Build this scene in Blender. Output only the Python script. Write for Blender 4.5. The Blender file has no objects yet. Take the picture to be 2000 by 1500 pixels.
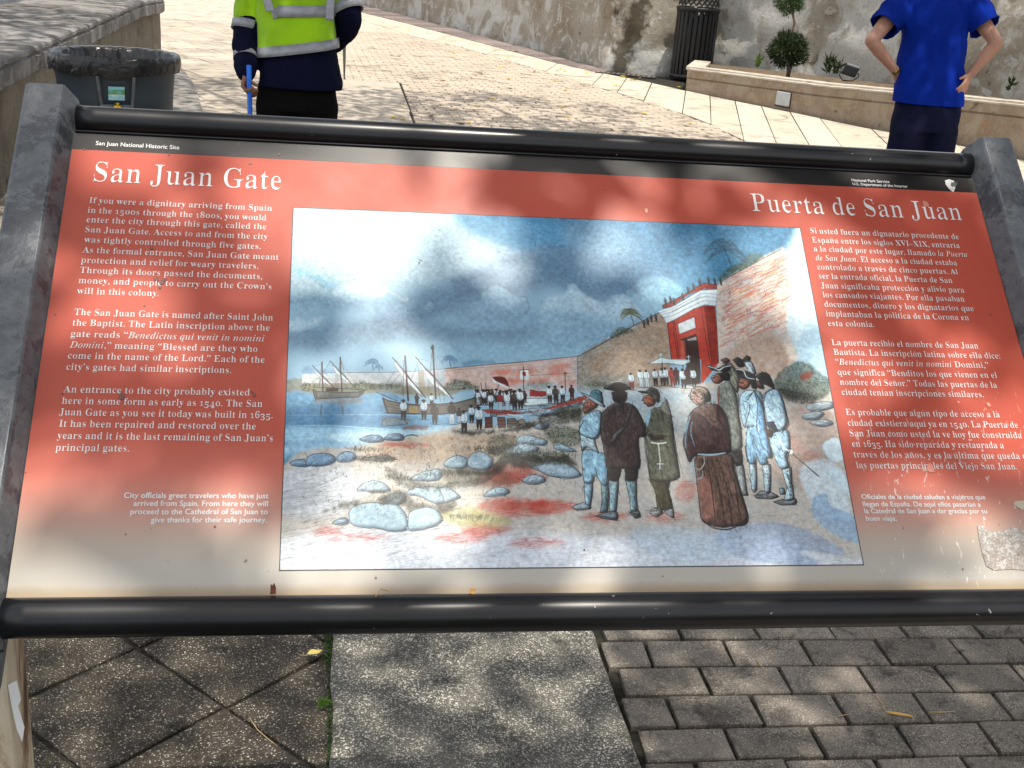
import bpy, bmesh, math, random
import numpy as np
from mathutils import Vector, Matrix, noise
random.seed(11)
SC = bpy.context.scene
COL = SC.collection
PI = math.pi
R = math.radians

# ---------------------------------------------------------------- camera
CAMP = Vector((0.3377, -1.5923, 1.6))
CX = Vector((0.98775714, -0.1378332, 0.07306052)); CU = Vector((-0.01931247, 0.35669281, 0.93402209)); CF = Vector((0.15479941, 0.92399797, -0.34966398))
FPX = 2258.6                                     # focal length in pixels of the 2000 px wide photograph
cam = bpy.data.cameras.new('camera'); cam.sensor_width = 36; cam.lens = 36 * FPX / 2000; cam.clip_start = .05; cam.clip_end = 400
camo = bpy.data.objects.new('camera', cam); COL.objects.link(camo)
camo.matrix_world = Matrix(((CX.x, CU.x, -CF.x, CAMP.x), (CX.y, CU.y, -CF.y, CAMP.y), (CX.z, CU.z, -CF.z, CAMP.z), (0, 0, 0, 1)))
SC.camera = camo
# ---------------------------------------------------------------- light
SUN_AZ = R(152); SUN_EL = R(74)                  # azimuth measured from +y towards +x: the sun stands behind the camera, to the right
SD = Vector((math.sin(SUN_AZ) * math.cos(SUN_EL), math.cos(SUN_AZ) * math.cos(SUN_EL), math.sin(SUN_EL)))
sun = bpy.data.lights.new('sun', 'SUN'); sun.energy = 3.3; sun.angle = R(.53); sun.color = (1, .93, .82)
suno = bpy.data.objects.new('sun', sun); COL.objects.link(suno); suno.rotation_euler = (-SD).to_track_quat('-Z', 'Y').to_euler()
world = bpy.data.worlds.new('World'); SC.world = world; world.use_nodes = True
wn = world.node_tree; wn.nodes.clear()
wo = wn.nodes.new('ShaderNodeOutputWorld'); bg = wn.nodes.new('ShaderNodeBackground'); sky = wn.nodes.new('ShaderNodeTexSky')
sky.sky_type = 'NISHITA'; sky.sun_disc = False; sky.sun_elevation = SUN_EL; sky.sun_rotation = SUN_AZ; sky.dust_density = 2.0; sky.air_density = 1.0
tc = wn.nodes.new('ShaderNodeTexCoord'); nz = wn.nodes.new('ShaderNodeTexNoise'); nz.inputs['Scale'].default_value = 2.2; nz.inputs['Detail'].default_value = 7
cr = wn.nodes.new('ShaderNodeValToRGB'); cr.color_ramp.elements[0].position = .42; cr.color_ramp.elements[1].position = .60
mx = wn.nodes.new('ShaderNodeMix'); mx.data_type = 'RGBA'; mx.inputs['B'].default_value = (8.0, 7.7, 7.2, 1)   # broken white cloud over the blue
wn.links.new(tc.outputs['Generated'], nz.inputs['Vector']); wn.links.new(nz.outputs['Fac'], cr.inputs['Fac'])
wn.links.new(cr.outputs['Color'], mx.inputs['Factor']); wn.links.new(sky.outputs['Color'], mx.inputs['A']); wn.links.new(mx.outputs['Result'], bg.inputs['Color'])
wn.links.new(bg.outputs[0], wo.inputs[0]); bg.inputs['Strength'].default_value = .125
SC.view_settings.view_transform = 'Standard'; SC.view_settings.look = 'None'; SC.view_settings.gamma = 1; SC.view_settings.use_curve_mapping = False
SC.view_settings.exposure = 0.70
SC.cycles.max_bounces = 6; SC.cycles.diffuse_bounces = 3; SC.cycles.glossy_bounces = 3; SC.cycles.transparent_max_bounces = 4; SC.cycles.use_denoising = True

# ---------------------------------------------------------------- survey helpers (photograph pixel -> place in the world)
def ray(px, py): return CF * FPX + CX * (px - 1000) + CU * (750 - py)
def on_z(px, py, z=0.0):
    v = ray(px, py); return CAMP + v * ((z - CAMP.z) / v.z)
def on_y(px, py, y):
    v = ray(px, py); return CAMP + v * ((y - CAMP.y) / v.y)
def at_d(px, py, d): return CAMP + ray(px, py) * (d / FPX)
def proj(p):
    v = Vector(p) - CAMP; z = v.dot(CF); return 1000 + FPX * v.dot(CX) / z, 750 - FPX * v.dot(CU) / z
def z_at(x, y, py):
    lo, hi = -1, 5
    for _ in range(40):
        m = (lo + hi) / 2
        if proj((x, y, m))[1] > py: lo = m
        else: hi = m
    return lo

# ---------------------------------------------------------------- object helpers
def tag(o, label=None, cat=None, group=None, kind=None):
    if label: o['label'] = label
    if cat: o['category'] = cat
    if group: o['group'] = group
    if kind: o['kind'] = kind
    return o
def empty(name, loc=(0, 0, 0), label=None, cat=None, group=None):
    o = bpy.data.objects.new(name, None); COL.objects.link(o); o.location = loc; o.empty_display_size = .1
    return tag(o, label, cat, group)
def link(name, me, parent=None, m=None, smooth=False):
    if m is not None:
        me.materials.clear(); me.materials.append(m)
    if smooth: me.polygons.foreach_set('use_smooth', [True] * len(me.polygons))
    o = bpy.data.objects.new(name, me); COL.objects.link(o)
    if parent is not None:
        o.parent = parent; o.matrix_parent_inverse = Matrix.Translation(-parent.location)
    return o
def mesh(name, vs, fs, m=None, parent=None, smooth=False):
    me = bpy.data.meshes.new(name); me.from_pydata([tuple(v) for v in vs], [], [tuple(f) for f in fs]); me.update()
    return link(name, me, parent, m, smooth)
def bm_obj(name, bm, m=None, parent=None, smooth=False, bevel=0, seg=2):
    me = bpy.data.meshes.new(name); bmesh.ops.recalc_face_normals(bm, faces=bm.faces); bm.to_mesh(me); bm.free()
    o = link(name, me, parent, m, smooth)
    if bevel:
        b = o.modifiers.new('bevel', 'BEVEL'); b.width = bevel; b.segments = seg; b.limit_method = 'ANGLE'; b.angle_limit = R(35)
    return o
def box(bm, lo, hi, M=None):
    vs = [bm.verts.new((x, y, z)) for z in (lo[2], hi[2]) for y in (lo[1], hi[1]) for x in (lo[0], hi[0])]
    if M is not None:
        for v in vs: v.co = M @ v.co
    for f in ((0, 2, 3, 1), (4, 5, 7, 6), (0, 1, 5, 4), (2, 6, 7, 3), (0, 4, 6, 2), (1, 3, 7, 5)): bm.faces.new([vs[i] for i in f])
def prism(bm, pts, z0, z1):
    n = len(pts); a = [bm.verts.new((p[0], p[1], z0)) for p in pts]; b = [bm.verts.new((p[0], p[1], z1)) for p in pts]
    bm.faces.new(a[::-1]); bm.faces.new(b)
    for i in range(n): bm.faces.new((a[i], a[(i + 1) % n], b[(i + 1) % n], b[i]))
def loft(bm, rings, cap=True, closed=True):
    R_ = [[bm.verts.new(p) for p in r] for r in rings]; n = len(R_[0])
    for i in range(len(R_) - 1):
        for j in range(n if closed else n - 1): bm.faces.new((R_[i][j], R_[i][(j + 1) % n], R_[i + 1][(j + 1) % n], R_[i + 1][j]))
    if cap and closed: bm.faces.new(R_[0][::-1]); bm.faces.new(R_[-1])
    return R_
def tube(bm, pts, r, n=10):
    pts = [Vector(p) for p in pts]; rs = r if isinstance(r, (list, tuple)) else [r] * len(pts); rings = []
    for i, p in enumerate(pts):
        d = (pts[min(i + 1, len(pts) - 1)] - pts[max(i - 1, 0)]).normalized(); a = d.orthogonal().normalized() if i == 0 else (a - d * a.dot(d)).normalized(); b = d.cross(a)
        rings.append([p + (a * math.cos(2 * PI * k / n) + b * math.sin(2 * PI * k / n)) * rs[i] for k in range(n)])
    loft(bm, rings)
def lathe(bm, prof, c, n=40):
    loft(bm, [[(c[0] + r * math.cos(2 * PI * k / n), c[1] + r * math.sin(2 * PI * k / n), c[2] + z) for k in range(n)] for r, z in prof], cap=False)

# ---------------------------------------------------------------- materials
def ramp(nt, fac, stops, interp='LINEAR'):
    n = nt.nodes.new('ShaderNodeValToRGB'); r = n.color_ramp; r.interpolation = interp
    while len(r.elements) > 1: r.elements.remove(r.elements[-1])
    r.elements[0].position = stops[0][0]; r.elements[0].color = (*stops[0][1], 1)
    for p, c in stops[1:]:
        e = r.elements.new(p); e.color = (*c, 1)
    nt.links.new(fac, n.inputs['Fac']); return n.outputs['Color']
def newmat(name, rough=.8, spec=.4, metal=0):
    m = bpy.data.materials.new(name); m.use_nodes = True; nt = m.node_tree; b = nt.nodes['Principled BSDF']
    b.inputs['Roughness'].default_value = rough; b.inputs['Specular IOR Level'].default_value = spec; b.inputs['Metallic'].default_value = metal
    return m, nt, b
def noise_(nt, scale, detail=4, rough=.55, vec=None, dist=0, stretch=None):
    n = nt.nodes.new('ShaderNodeTexNoise'); n.inputs['Scale'].default_value = scale; n.inputs['Detail'].default_value = detail; n.inputs['Roughness'].default_value = rough; n.inputs['Distortion'].default_value = dist
    if vec is None:
        t = nt.nodes.new('ShaderNodeTexCoord'); vec = t.outputs['Object']
    if stretch:
        mp = nt.nodes.new('ShaderNodeMapping'); mp.inputs['Scale'].default_value = stretch; nt.links.new(vec, mp.inputs['Vector']); vec = mp.outputs['Vector']
    nt.links.new(vec, n.inputs['Vector']); return n.outputs['Fac']
def geo(nt): return nt.nodes.new('ShaderNodeNewGeometry').outputs['Position']
def mixc(nt, fac, a, b, mode='MIX'):
    n = nt.nodes.new('ShaderNodeMix'); n.data_type = 'RGBA'; n.blend_type = mode
    for k, v in (('Factor', fac), ('A', a), ('B', b)):
        i = n.inputs[k]
        if hasattr(v, 'is_output'): nt.links.new(v, i)
        elif isinstance(v, (int, float)): i.default_value = v
        else: i.default_value = (*v, 1)
    return n.outputs['Result']
def math_(nt, op, a, b=0.0, c=None):
    n = nt.nodes.new('ShaderNodeMath'); n.operation = op
    for i, v in enumerate((a, b) + ((c,) if c is not None else ())):
        if hasattr(v, 'is_output'): nt.links.new(v, n.inputs[i])
        else: n.inputs[i].default_value = v
    return n.outputs[0]
def bump(nt, b, h, s=.3, d=.002):
    n = nt.nodes.new('ShaderNodeBump'); n.inputs['Strength'].default_value = s; n.inputs['Distance'].default_value = d
    nt.links.new(h, n.inputs['Height']); nt.links.new(n.outputs[0], b.inputs['Normal'])
def simple(name, col, rough=.6, spec=.4, metal=0, var=.15, scale=8, bmp=.1):
    m, nt, b = newmat(name, rough, spec, metal); f = noise_(nt, scale, 5)
    c = ramp(nt, f, [(.3, tuple(max(0, v * (1 - var)) for v in col)), (.7, tuple(min(1, v * (1 + var)) for v in col))]); nt.links.new(c, b.inputs['Base Color'])
    bump(nt, b, noise_(nt, scale * 12, 3), bmp, .002); return m
def speckle(name, dark, mid, light, sc=420, patch=3.0, grit=.45, rough=.85, tint=.25, moss=0, cover=.5):
    """exposed aggregate: pale grit in darker cement, weathered in patches, each piece tinted a little differently"""
    m, nt, b = newmat(name, rough, .25); g = geo(nt)
    v = nt.nodes.new('ShaderNodeTexVoronoi'); v.inputs['Scale'].default_value = sc; nt.links.new(g, v.inputs['Vector'])
    sepc = nt.nodes.new('ShaderNodeSeparateColor'); nt.links.new(v.outputs['Color'], sepc.inputs[0])
    peb = math_(nt, 'MULTIPLY', math_(nt, 'GREATER_THAN', sepc.outputs[0], 1 - cover * .35), ramp(nt, math_(nt, 'SUBTRACT', v.outputs['Distance'], math_(nt, 'MULTIPLY', sepc.outputs[1], grit)), [(0, (1, 1, 1)), (.12, (0, 0, 0))]))
    th = .63 - .15 * cover; grain = math_(nt, 'MAXIMUM', math_(nt, 'MULTIPLY', peb, .8), ramp(nt, noise_(nt, sc * 1.15, 2.5, .75, g, .3), [(th, (0, 0, 0)), (th + .10, (1, 1, 1))]))
    fine = noise_(nt, sc * .5, 3, .7, g); base = ramp(nt, fine, [(.35, dark), (.65, mid)])
    pat = noise_(nt, patch, 6, .65, g, .4); base = mixc(nt, ramp(nt, pat, [(.35, (0, 0, 0)), (.7, (1, 1, 1))]), base, mid)
    lw = math_(nt, 'MULTIPLY', grain, ramp(nt, noise_(nt, patch * 2.3, 4, .6, g), [(.3, (.35, .35, .35)), (.65, (1, 1, 1))]))
    c = mixc(nt, lw, base, light)
    st = noise_(nt, patch * 1.6, 7, .7, g, 1.2); c = mixc(nt, ramp(nt, st, [(.52, (0, 0, 0)), (.66, (.7, .7, .7))]), c, tuple(x * .45 for x in dark))
    if moss: c = mixc(nt, ramp(nt, noise_(nt, patch * 4, 5, .7, g), [(.6, (0, 0, 0)), (.72, (moss, moss, moss))]), c, (.05, .06, .02))
    oi = nt.nodes.new('ShaderNodeObjectInfo'); k = math_(nt, 'ADD', math_(nt, 'MULTIPLY', oi.outputs['Random'], tint * 2), 1 - tint)
    hs = nt.nodes.new('ShaderNodeHueSaturation'); nt.links.new(k, hs.inputs['Value']); nt.links.new(c, hs.inputs['Color']); nt.links.new(hs.outputs[0], b.inputs['Base Color'])
    bump(nt, b, math_(nt, 'ADD', math_(nt, 'MULTIPLY', grain, .6), fine), .55, .0022); return m
# ---------------------------------------------------------------- letter shapes (outlines of the built-in interface font, re-weighted)
TMP = bpy.data.scenes.new('workbench')     # a scratch scene in which single outlines and solids are evaluated, removed at the end
_tc = bpy.data.curves.new('t', 'FONT'); _to = bpy.data.objects.new('t', _tc); TMP.collection.objects.link(_to); _tc.resolution_u = 3
def _splines(s):
    _tc.body = s; TMP.view_layers[0].update(); dg = TMP.view_layers[0].depsgraph; cu = _to.evaluated_get(dg).to_curve(dg); out = []
    for sp in cu.splines:
        P = [(Vector(b.handle_left[:2]), Vector(b.co[:2]), Vector(b.handle_right[:2])) for b in sp.bezier_points]; pts = []
        for i in range(len(P)):
            a, b = P[i], P[(i + 1) % len(P)]; chord = (b[1] - a[1]).length
            dev = max(abs((a[2] - a[1]).cross(b[1] - a[1])), abs((b[0] - a[1]).cross(b[1] - a[1]))) / (chord + 1e-6); k = 1 if dev < .002 else (4 if chord > .06 else 3)
            for j in range(k):
                t = j / k; pts.append(a[1] * (1 - t) ** 3 + a[2] * 3 * t * (1 - t) ** 2 + b[0] * 3 * t * t * (1 - t) + b[1] * t ** 3)
        cl = [p for i, p in enumerate(pts) if (p - pts[i - 1]).length > 1e-4]
        if len(cl) > 2: out.append(cl)
    _to.evaluated_get(dg).to_curve_clear(); return out
_ROW = {}
def prime(rows):
    """outline many short strings in one evaluation: one per text row, rows three units apart"""
    rows = [r for r in dict.fromkeys(rows) if r not in _ROW]
    if not rows: return
    _tc.space_line = 3; out = _splines('\n'.join(rows)); _tc.space_line = 1; pitch = 3.0
    y0 = max(p.y for q in out for p in q); row = {i: [] for i in range(len(rows))}
    for q in out: my = sum(p.y for p in q) / len(q); i = round((.3 - my) / pitch); row[i].append([Vector((p.x, p.y + i * pitch)) for p in q])
    for i, r in enumerate(rows): _ROW[r] = row[i]
def _map(ch, st):
    if st == 'sans': return ch
    up, lo = (0x1D400, 0x1D41A) if st == 'serif' else (0x1D468, 0x1D482)
    if 'A' <= ch <= 'Z': return chr(up + ord(ch) - 65)
    if 'a' <= ch <= 'z': return chr(lo + ord(ch) - 97)
    if ch.isdigit(): return chr(0x1D7CE + int(ch))
    return ch
ACC = {'á': ('a', 1), 'é': ('e', 1), 'í': ('i', 1), 'ó': ('o', 1), 'ú': ('u', 1), 'ñ': ('n', 2)}
_G = {}
def glyph(ch, st):
    if (ch, st) in _G: return _G[ch, st]
    base, acc = ACC.get(ch, (ch, 0)) if st != 'sans' else (ch, 0)
    if ch == ' ': r = ([], .25 if st != 'sans' else .27)
    elif ch == '–': r = ([[Vector(p) for p in ((.02, .2), (.48, .2), (.48, .245), (.02, .245))]], .5)
    else:
        H = 'H' if st == 'sans' else _map('H', st); prime([H, _map(base, st) + H]); lH = min(p.x for p in _ROW[H][-1]); s = _ROW[_map(base, st) + H]; adv = min(p.x for p in s[-1]) - lH; s = s[:-1]
        if ch.isdigit() and st != 'sans':
            k = {'1': (.80, .68, 0), '0': (.98, .68, 0), '3': (.95, .9, -.20), '4': (.95, .9, -.20), '5': (.95, .9, -.20)}.get(ch, (.97, 1, 0)); s = [[Vector((p.x * k[0], p.y * k[1] + k[2])) for p in q] for q in s]; adv *= k[0]
        if acc:
            if base == 'i': s.sort(key=lambda q: min(p.y for p in q)); s = s[:-1]
            xs = [p.x for q in s for p in q]; cx = (min(xs) + max(xs)) / 2 + (.04 if st != 'serif' else 0)
            if acc == 1: s.append([Vector((cx + a, b)) for a, b in ((-.06, .53), (-.03, .52), (.10, .64), (.07, .68), (.02, .67))])
            else: s.append([Vector((cx + a, b)) for a, b in ((-.13, .53), (-.10, .60), (-.04, .625), (.05, .585), (.09, .60), (.11, .64), (.14, .63), (.10, .56), (.05, .53), (-.03, .565), (-.08, .57), (-.10, .53))])
        r = (s, adv)
    _G[ch, st] = r; return r
def _inside(p, q):
    c = False
    for i in range(len(q)):
        a, b = q[i - 1], q[i]
        if (a.y > p.y) != (b.y > p.y) and p.x < a.x + (p.y - a.y) * (b.x - a.x) / (b.y - a.y): c = not c
    return c
def _thin(q, dx, dy=0, others=()):
    hole = any(o is not q and _inside(q[0], o) for o in others); _SGN = 1 if (_area(q) > 0) != hole else -1
    out = []; n = len(q)
    for i in range(n):
        t = (q[(i + 1) % n] - q[i - 1]); l = t.length or 1; out.append(Vector((q[i].x - t.y / l * dx * _SGN, q[i].y + t.x / l * dy * _SGN)))
    return out
def _area(q): return sum(q[i - 1].x * q[i].y - q[i].x * q[i - 1].y for i in range(len(q))) / 2
prime(['H'])
CAP = {st: max(p.y for q in glyph('H', st)[0] for p in q) for st in ('sans', 'serif', 'ital')}
def layout(s, st, track=0):
    """runs of *italic* are marked with asterisks"""
    x = 0; out = []; it = False
    for ch in s:
        if ch == '*': it = not it; continue
        k = 'ital' if it else st
        if ch in '.,:’“”' and st != 'sans': g, adv = glyph(ch, 'sans')
        else: g, adv = glyph(ch, k)
        out += [(ch, [Vector((p.x + x, p.y)) for p in q]) for q in g]; x += adv + track
    return out, x - track
from mathutils.geometry import delaunay_2d_cdt
_F = {}
def filled(ch, st, th, dy):
    """one letter as flat faces, cached"""
    if (ch, st, th, dy) not in _F:
        V = []; E = []; Q = []
        for q in glyph(ch, st)[0]:
            q = _thin(q, th, dy, glyph(ch, st)[0]); Q.append(q); n0 = len(V); V += q; E += [(n0 + i, n0 + (i + 1) % len(q)) for i in range(len(q))]
        if V: v, _, f, *_r = delaunay_2d_cdt(V, E, [], 0, 1e-5); f = [t for t in f if sum(_inside(sum((v[i] for i in t), Vector((0, 0))) / len(t), q) for q in Q) % 2]; _F[ch, st, th, dy] = (np.array([tuple(p) for p in v]), [tuple(t) for t in f])
        else: _F[ch, st, th, dy] = (np.zeros((0, 2)), [])
    return _F[ch, st, th, dy]
def text_mesh(lines, cap, st, thin, m, parent, name, MW, dy=0, zoff=.0006):
    """lines: (string, a0, a1, b0, b1) in panel coordinates; each line is fitted between a0 and a1"""
    k = cap / CAP[st]; vs = []; fs = []
    for s, a0, a1, b0, b1 in lines:
        x = 0; it = False; run = []
        for ch in s:
            if ch == '*': it = not it; continue
            kk = 'ital' if it else st; kk = 'sans' if ch in '.,:’“”' else kk; th = thin if ch not in 'AVWXYvwxykz' else thin * .45
            run.append((filled(ch, kk, th if kk == st or kk == 'ital' else 0, dy), x)); x += glyph(ch, kk)[1] + .012
        x0 = min(f[0][:, 0].min() + o for f, o in run if len(f[0])); x1 = max(f[0][:, 0].max() + o for f, o in run if len(f[0])); sx = (a1 - a0) / (x1 - x0)
        for (v, f), o in run:
            n0 = len(vs); vs += [(a0 + (p[0] + o - x0) * sx, -(b0 + (b1 - b0) * (p[0] + o - x0) / (x1 - x0)) + p[1] * k, zoff) for p in v]; fs += [tuple(n0 + i for i in t) for t in f]
    r = mesh(name, vs, fs, m, parent); r.matrix_basis = MW; return r
# ---------------------------------------------------------------- painted picture on the panel (drawn here, numpy only)
AW, AH = 1408, 994
class Painter:
    """a small watercolour and pencil painter; brush points are given on a sketch grid and laid out on the print"""
    def __init__(s):
        s.rng = np.random.default_rng(7)
        s.c = np.ones((AH, AW, 3), np.float32) * np.array([.86, .88, .9], np.float32)
        src = [(572, 405), (1563, 445), (1687, 1104), (545, 1115)]
        dst = [(0, 0), (AW, 0), (AW, AH), (0, AH)]
        M = []; v = []
        for (x, y), (u, w) in zip(src, dst):
            M.append([x, y, 1, 0, 0, 0, -u * x, -u * y]); v.append(u)
            M.append([0, 0, 0, x, y, 1, -w * x, -w * y]); v.append(w)
        h = np.linalg.solve(np.array(M, float), np.array(v, float))
        s.Hm = np.append(h, 1).reshape(3, 3)
        s.fr = {'P': (0, 0, 1), 'A': (590, 660, 6.6667), 'B': (870, 690, 6.6667), 'C': (1160, 530, 6.6667), 'D': (1100, 720, 4.616),
                'E': (1320, 690, 4.1667), 'F': (540, 700, 3.3333), 'G': (560, 400, 4), 'H': (1060, 400, 3.3333), 'I': (1100, 700, 3.3333)}
        s.n1 = s.fbm(6, 5); s.n2 = s.fbm(24, 4); s.n3 = s.fbm(90, 3)
        s.grain = s.rng.random((AH, AW)).astype(np.float32)
        g = s.grain; s.grain = (g + np.roll(g, 1, 0) + np.roll(g, 1, 1) + np.roll(g, -1, 1)) / 4
        s.yy, s.xx = np.mgrid[0:AH, 0:AW].astype(np.float32)
    def fbm(s, base, octs):
        out = np.zeros((AH, AW), np.float32); amp = 1
        for o in range(octs):
            r = AH / (base * 2 ** o) / 3.2; k = max(1, int(r / 3)); h, w = AH // k + 2, AW // k + 2
            g = s.blur(s.rng.random((h, w)).astype(np.float32), r / k); g = (g - g.mean()) / (g.std() + 1e-6)
            yi = np.arange(AH) / k; xi = np.arange(AW) / k; y0 = yi.astype(int); x0 = xi.astype(int); fy = (yi - y0)[:, None].astype(np.float32); fx = (xi - x0)[None].astype(np.float32)
            out += amp * ((g[np.ix_(y0, x0)] * (1 - fx) + g[np.ix_(y0, x0 + 1)] * fx) * (1 - fy) + (g[np.ix_(y0 + 1, x0)] * (1 - fx) + g[np.ix_(y0 + 1, x0 + 1)] * fx) * fy); amp *= .6
        return np.clip(.5 + out / out.std() * .13, 0, 1)
    def T(s, pts, fr='P'):
        ox, oy, k = s.fr[fr]
        if isinstance(pts, str): pts = [tuple(float(v) for v in p.split(',')) for p in pts.split()]
        p = np.array(pts, float) / k + [ox, oy]
        q = np.c_[p, np.ones(len(p))] @ s.Hm.T
        return (q[:, :2] / q[:, 2:]).astype(np.float32)
    @staticmethod
    def smooth(p, n=5, closed=False):
        p = np.asarray(p, np.float32)
        if len(p) < 3: return p
        q = np.vstack([p[-1:], p, p[:2]]) if closed else np.vstack([2 * p[:1] - p[1:2], p, 2 * p[-1:] - p[-2:-1]])
        out = []
        for i in range(1, len(q) - 2):
            a, b, c, d = q[i - 1], q[i], q[i + 1], q[i + 2]
            for t in np.linspace(0, 1, n, endpoint=False):
                out.append(.5 * (2 * b + (c - a) * t + (2 * a - 5 * b + 4 * c - d) * t * t + (3 * b - a - 3 * c + d) * t ** 3))
        if not closed: out.append(q[-2])
        return np.array(out, np.float32)
    def blur(s, m, r):
        if r < .5: return m
        for _ in range(2):
            k = int(max(1, r))
            for ax in (0, 1):
                pad = [(0, 0), (0, 0)]; pad[ax] = (k + 1, k)
                c = np.cumsum(np.pad(m, pad, mode='edge'), axis=ax)
                n = m.shape[ax]
                hi = np.take(c, np.arange(2 * k + 1, 2 * k + 1 + n), axis=ax); lo = np.take(c, np.arange(0, n), axis=ax)
                m = (hi - lo) / (2 * k + 1)
        return m
    def mask(s, p, soft=1, pad=0):
        x0, y0 = np.floor(p.min(0)).astype(int) - pad - 3; x1, y1 = np.ceil(p.max(0)).astype(int) + pad + 4
        x0 = max(x0, 0); y0 = max(y0, 0); x1 = min(x1, AW); y1 = min(y1, AH)
        if x1 <= x0 or y1 <= y0: return None
        h = y1 - y0; w = x1 - x0; m = np.zeros((h, w), np.float32)
        SS = 3; xs = np.arange(w * SS) / SS + x0
        for iy in range(h * SS):
            y = y0 + (iy + .5) / SS
            a = p; b = np.roll(p, -1, 0); cr = (a[:, 1] > y) != (b[:, 1] > y)
            if not cr.any(): continue
            a = a[cr]; b = b[cr]; xc = np.sort(a[:, 0] + (y - a[:, 1]) * (b[:, 0] - a[:, 0]) / (b[:, 1] - a[:, 1]))
            row = m[iy // SS]
            for k in range(0, len(xc) - 1, 2):
                l = (xc[k] - x0); r = (xc[k + 1] - x0)
                l = min(max(l, 0), w); r = min(max(r, 0), w)
                if r <= l: continue
                il = int(l); ir = int(r)
                if il == ir: row[min(il, w - 1)] += (r - l) / SS
                else:
                    row[il] += (il + 1 - l) / SS; row[il + 1:ir] += 1 / SS
                    if ir < w: row[ir] += (r - ir) / SS
        m = np.clip(m, 0, 1)
        if soft > 1: m = s.blur(m, soft)
        return (slice(y0, y1), slice(x0, x1)), m
    def mix(s, sl, m, col):
        c = s.c[sl]; s.c[sl] = c + (np.asarray(col, np.float32) - c) * m[..., None]
    def wash(s, pts, col, a=.8, fr='P', soft=1, var=.18, edge=.0, rough=0, sm=True, grain=.25, tone=.12):
        p = s.T(pts, fr)
        if sm: p = s.smooth(p, 5, True)
        if rough:
            q = []
            for i in range(len(p)):
                u, v = p[i], p[(i + 1) % len(p)]; n = max(1, int(np.hypot(*(v - u)) / 4))
                for t in range(n): q.append(u + (v - u) * t / n + s.rng.normal(0, rough, 2))
            p = np.array(q, np.float32)
        r = s.mask(p, soft, int(soft * 2))
        if r is None: return
        sl, m = r
        if edge:
            e = np.clip(m - s.blur(m, 3), 0, 1) * 2
        mm = m * a * (1 - var + 2 * var * s.n2[sl]) * (1 - grain + 2 * grain * s.grain[sl])
        tc = np.asarray(col, np.float32) * (1 + tone * (s.n3[sl] - .5)[..., None] * 2)
        s.mix(sl, np.clip(mm, 0, 1), tc)
        if edge: s.mix(sl, np.clip(e * edge * m, 0, 1), np.asarray(col, np.float32) * .55)
    def form(s, pts, fr, dark=.5, light=.35, d=5, col=(.08, .07, .08)):
        """rounds a painted shape: shade gathers on its right and lower side, paper light on its left"""
        p = s.smooth(s.T(pts, fr), 4, True); r = s.mask(p, 1, 12)
        if r is None: return
        sl, m = r; sh = lambda dx, dy: s.blur(np.roll(np.roll(m, dx, 1), dy, 0), 4)
        n = .55 + .9 * s.n3[sl]; s.mix(sl, np.clip((m - sh(-d, -int(d * .7))) * dark * n, 0, 1) * m, col); s.mix(sl, np.clip((m - sh(d, int(d * .6))) * light * n, 0, 1) * m, (.88, .94, .97))
    def folds(s, pts, fr, ang, n, L, dark=(.1, .08, .09), light=(.75, .82, .86)):
        s.hatch(pts, ang, n, L, dark, .5, fr, 2.4, spread=.22, curve=.2); s.hatch(pts, ang, n // 2, L * .8, light, .22, fr, 2.6, spread=.22, curve=.2)
    def line(s, pts, w=1.2, col=(.13, .11, .1), a=.8, fr='P', sm=True, jit=.5, raw=False, taper=True, gr=.5):
        p = np.asarray(pts, np.float32) if raw else s.T(pts, fr)
        if sm and len(p) > 2: p = s.smooth(p, 5)
        if len(p) > 2 and jit: p = p + s.rng.normal(0, jit * .5, p.shape).astype(np.float32)
        x0, y0 = np.floor(p.min(0) - w - 2).astype(int); x1, y1 = np.ceil(p.max(0) + w + 3).astype(int)
        x0 = max(x0, 0); y0 = max(y0, 0); x1 = min(x1, AW); y1 = min(y1, AH)
        if x1 <= x0 or y1 <= y0: return
        sl = (slice(y0, y1), slice(x0, x1)); X = s.xx[sl]; Y = s.yy[sl]; M = np.zeros(X.shape, np.float32); n = len(p) - 1
        for i in range(n):
            ax, ay = p[i]; bx, by = p[i + 1]; dx, dy = bx - ax, by - ay; L = dx * dx + dy * dy + 1e-6
            xa = max(int(min(ax, bx) - w - 2) - x0, 0); xb = int(max(ax, bx) + w + 3) - x0; ya = max(int(min(ay, by) - w - 2) - y0, 0); yb = int(max(ay, by) + w + 3) - y0
            if xb <= xa or yb <= ya: continue
            XX = X[ya:yb, xa:xb]; YY = Y[ya:yb, xa:xb]
            if XX.size == 0: continue
            t = np.clip(((XX - ax) * dx + (YY - ay) * dy) / L, 0, 1); d = np.hypot(XX - ax - t * dx, YY - ay - t * dy)
            ww = w * (1 - .45 * abs(2 * (i + .5) / n - 1) if taper else 1)
            np.maximum(M[ya:yb, xa:xb], np.clip(ww / 2 + .5 - d, 0, 1) * min(1, ww), out=M[ya:yb, xa:xb])
        s.mix(sl, np.clip(M * a * (1 - gr + 2 * gr * s.grain[sl]), 0, 1), col)
    def outline(s, pts, w=1.4, col=(.14, .12, .11), a=.75, fr='P', n=2, sm=True):
        p = s.T(pts, fr)
        if sm: p = s.smooth(p, 4, True)
        p = np.vstack([p, p[:1]])
        for k in range(n): s.line(p + s.rng.normal(0, .8 if k else .2, 2), w * (1 - .3 * k), col, a * (1 - .3 * k), raw=True, sm=False, jit=1.1, taper=False)
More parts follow.
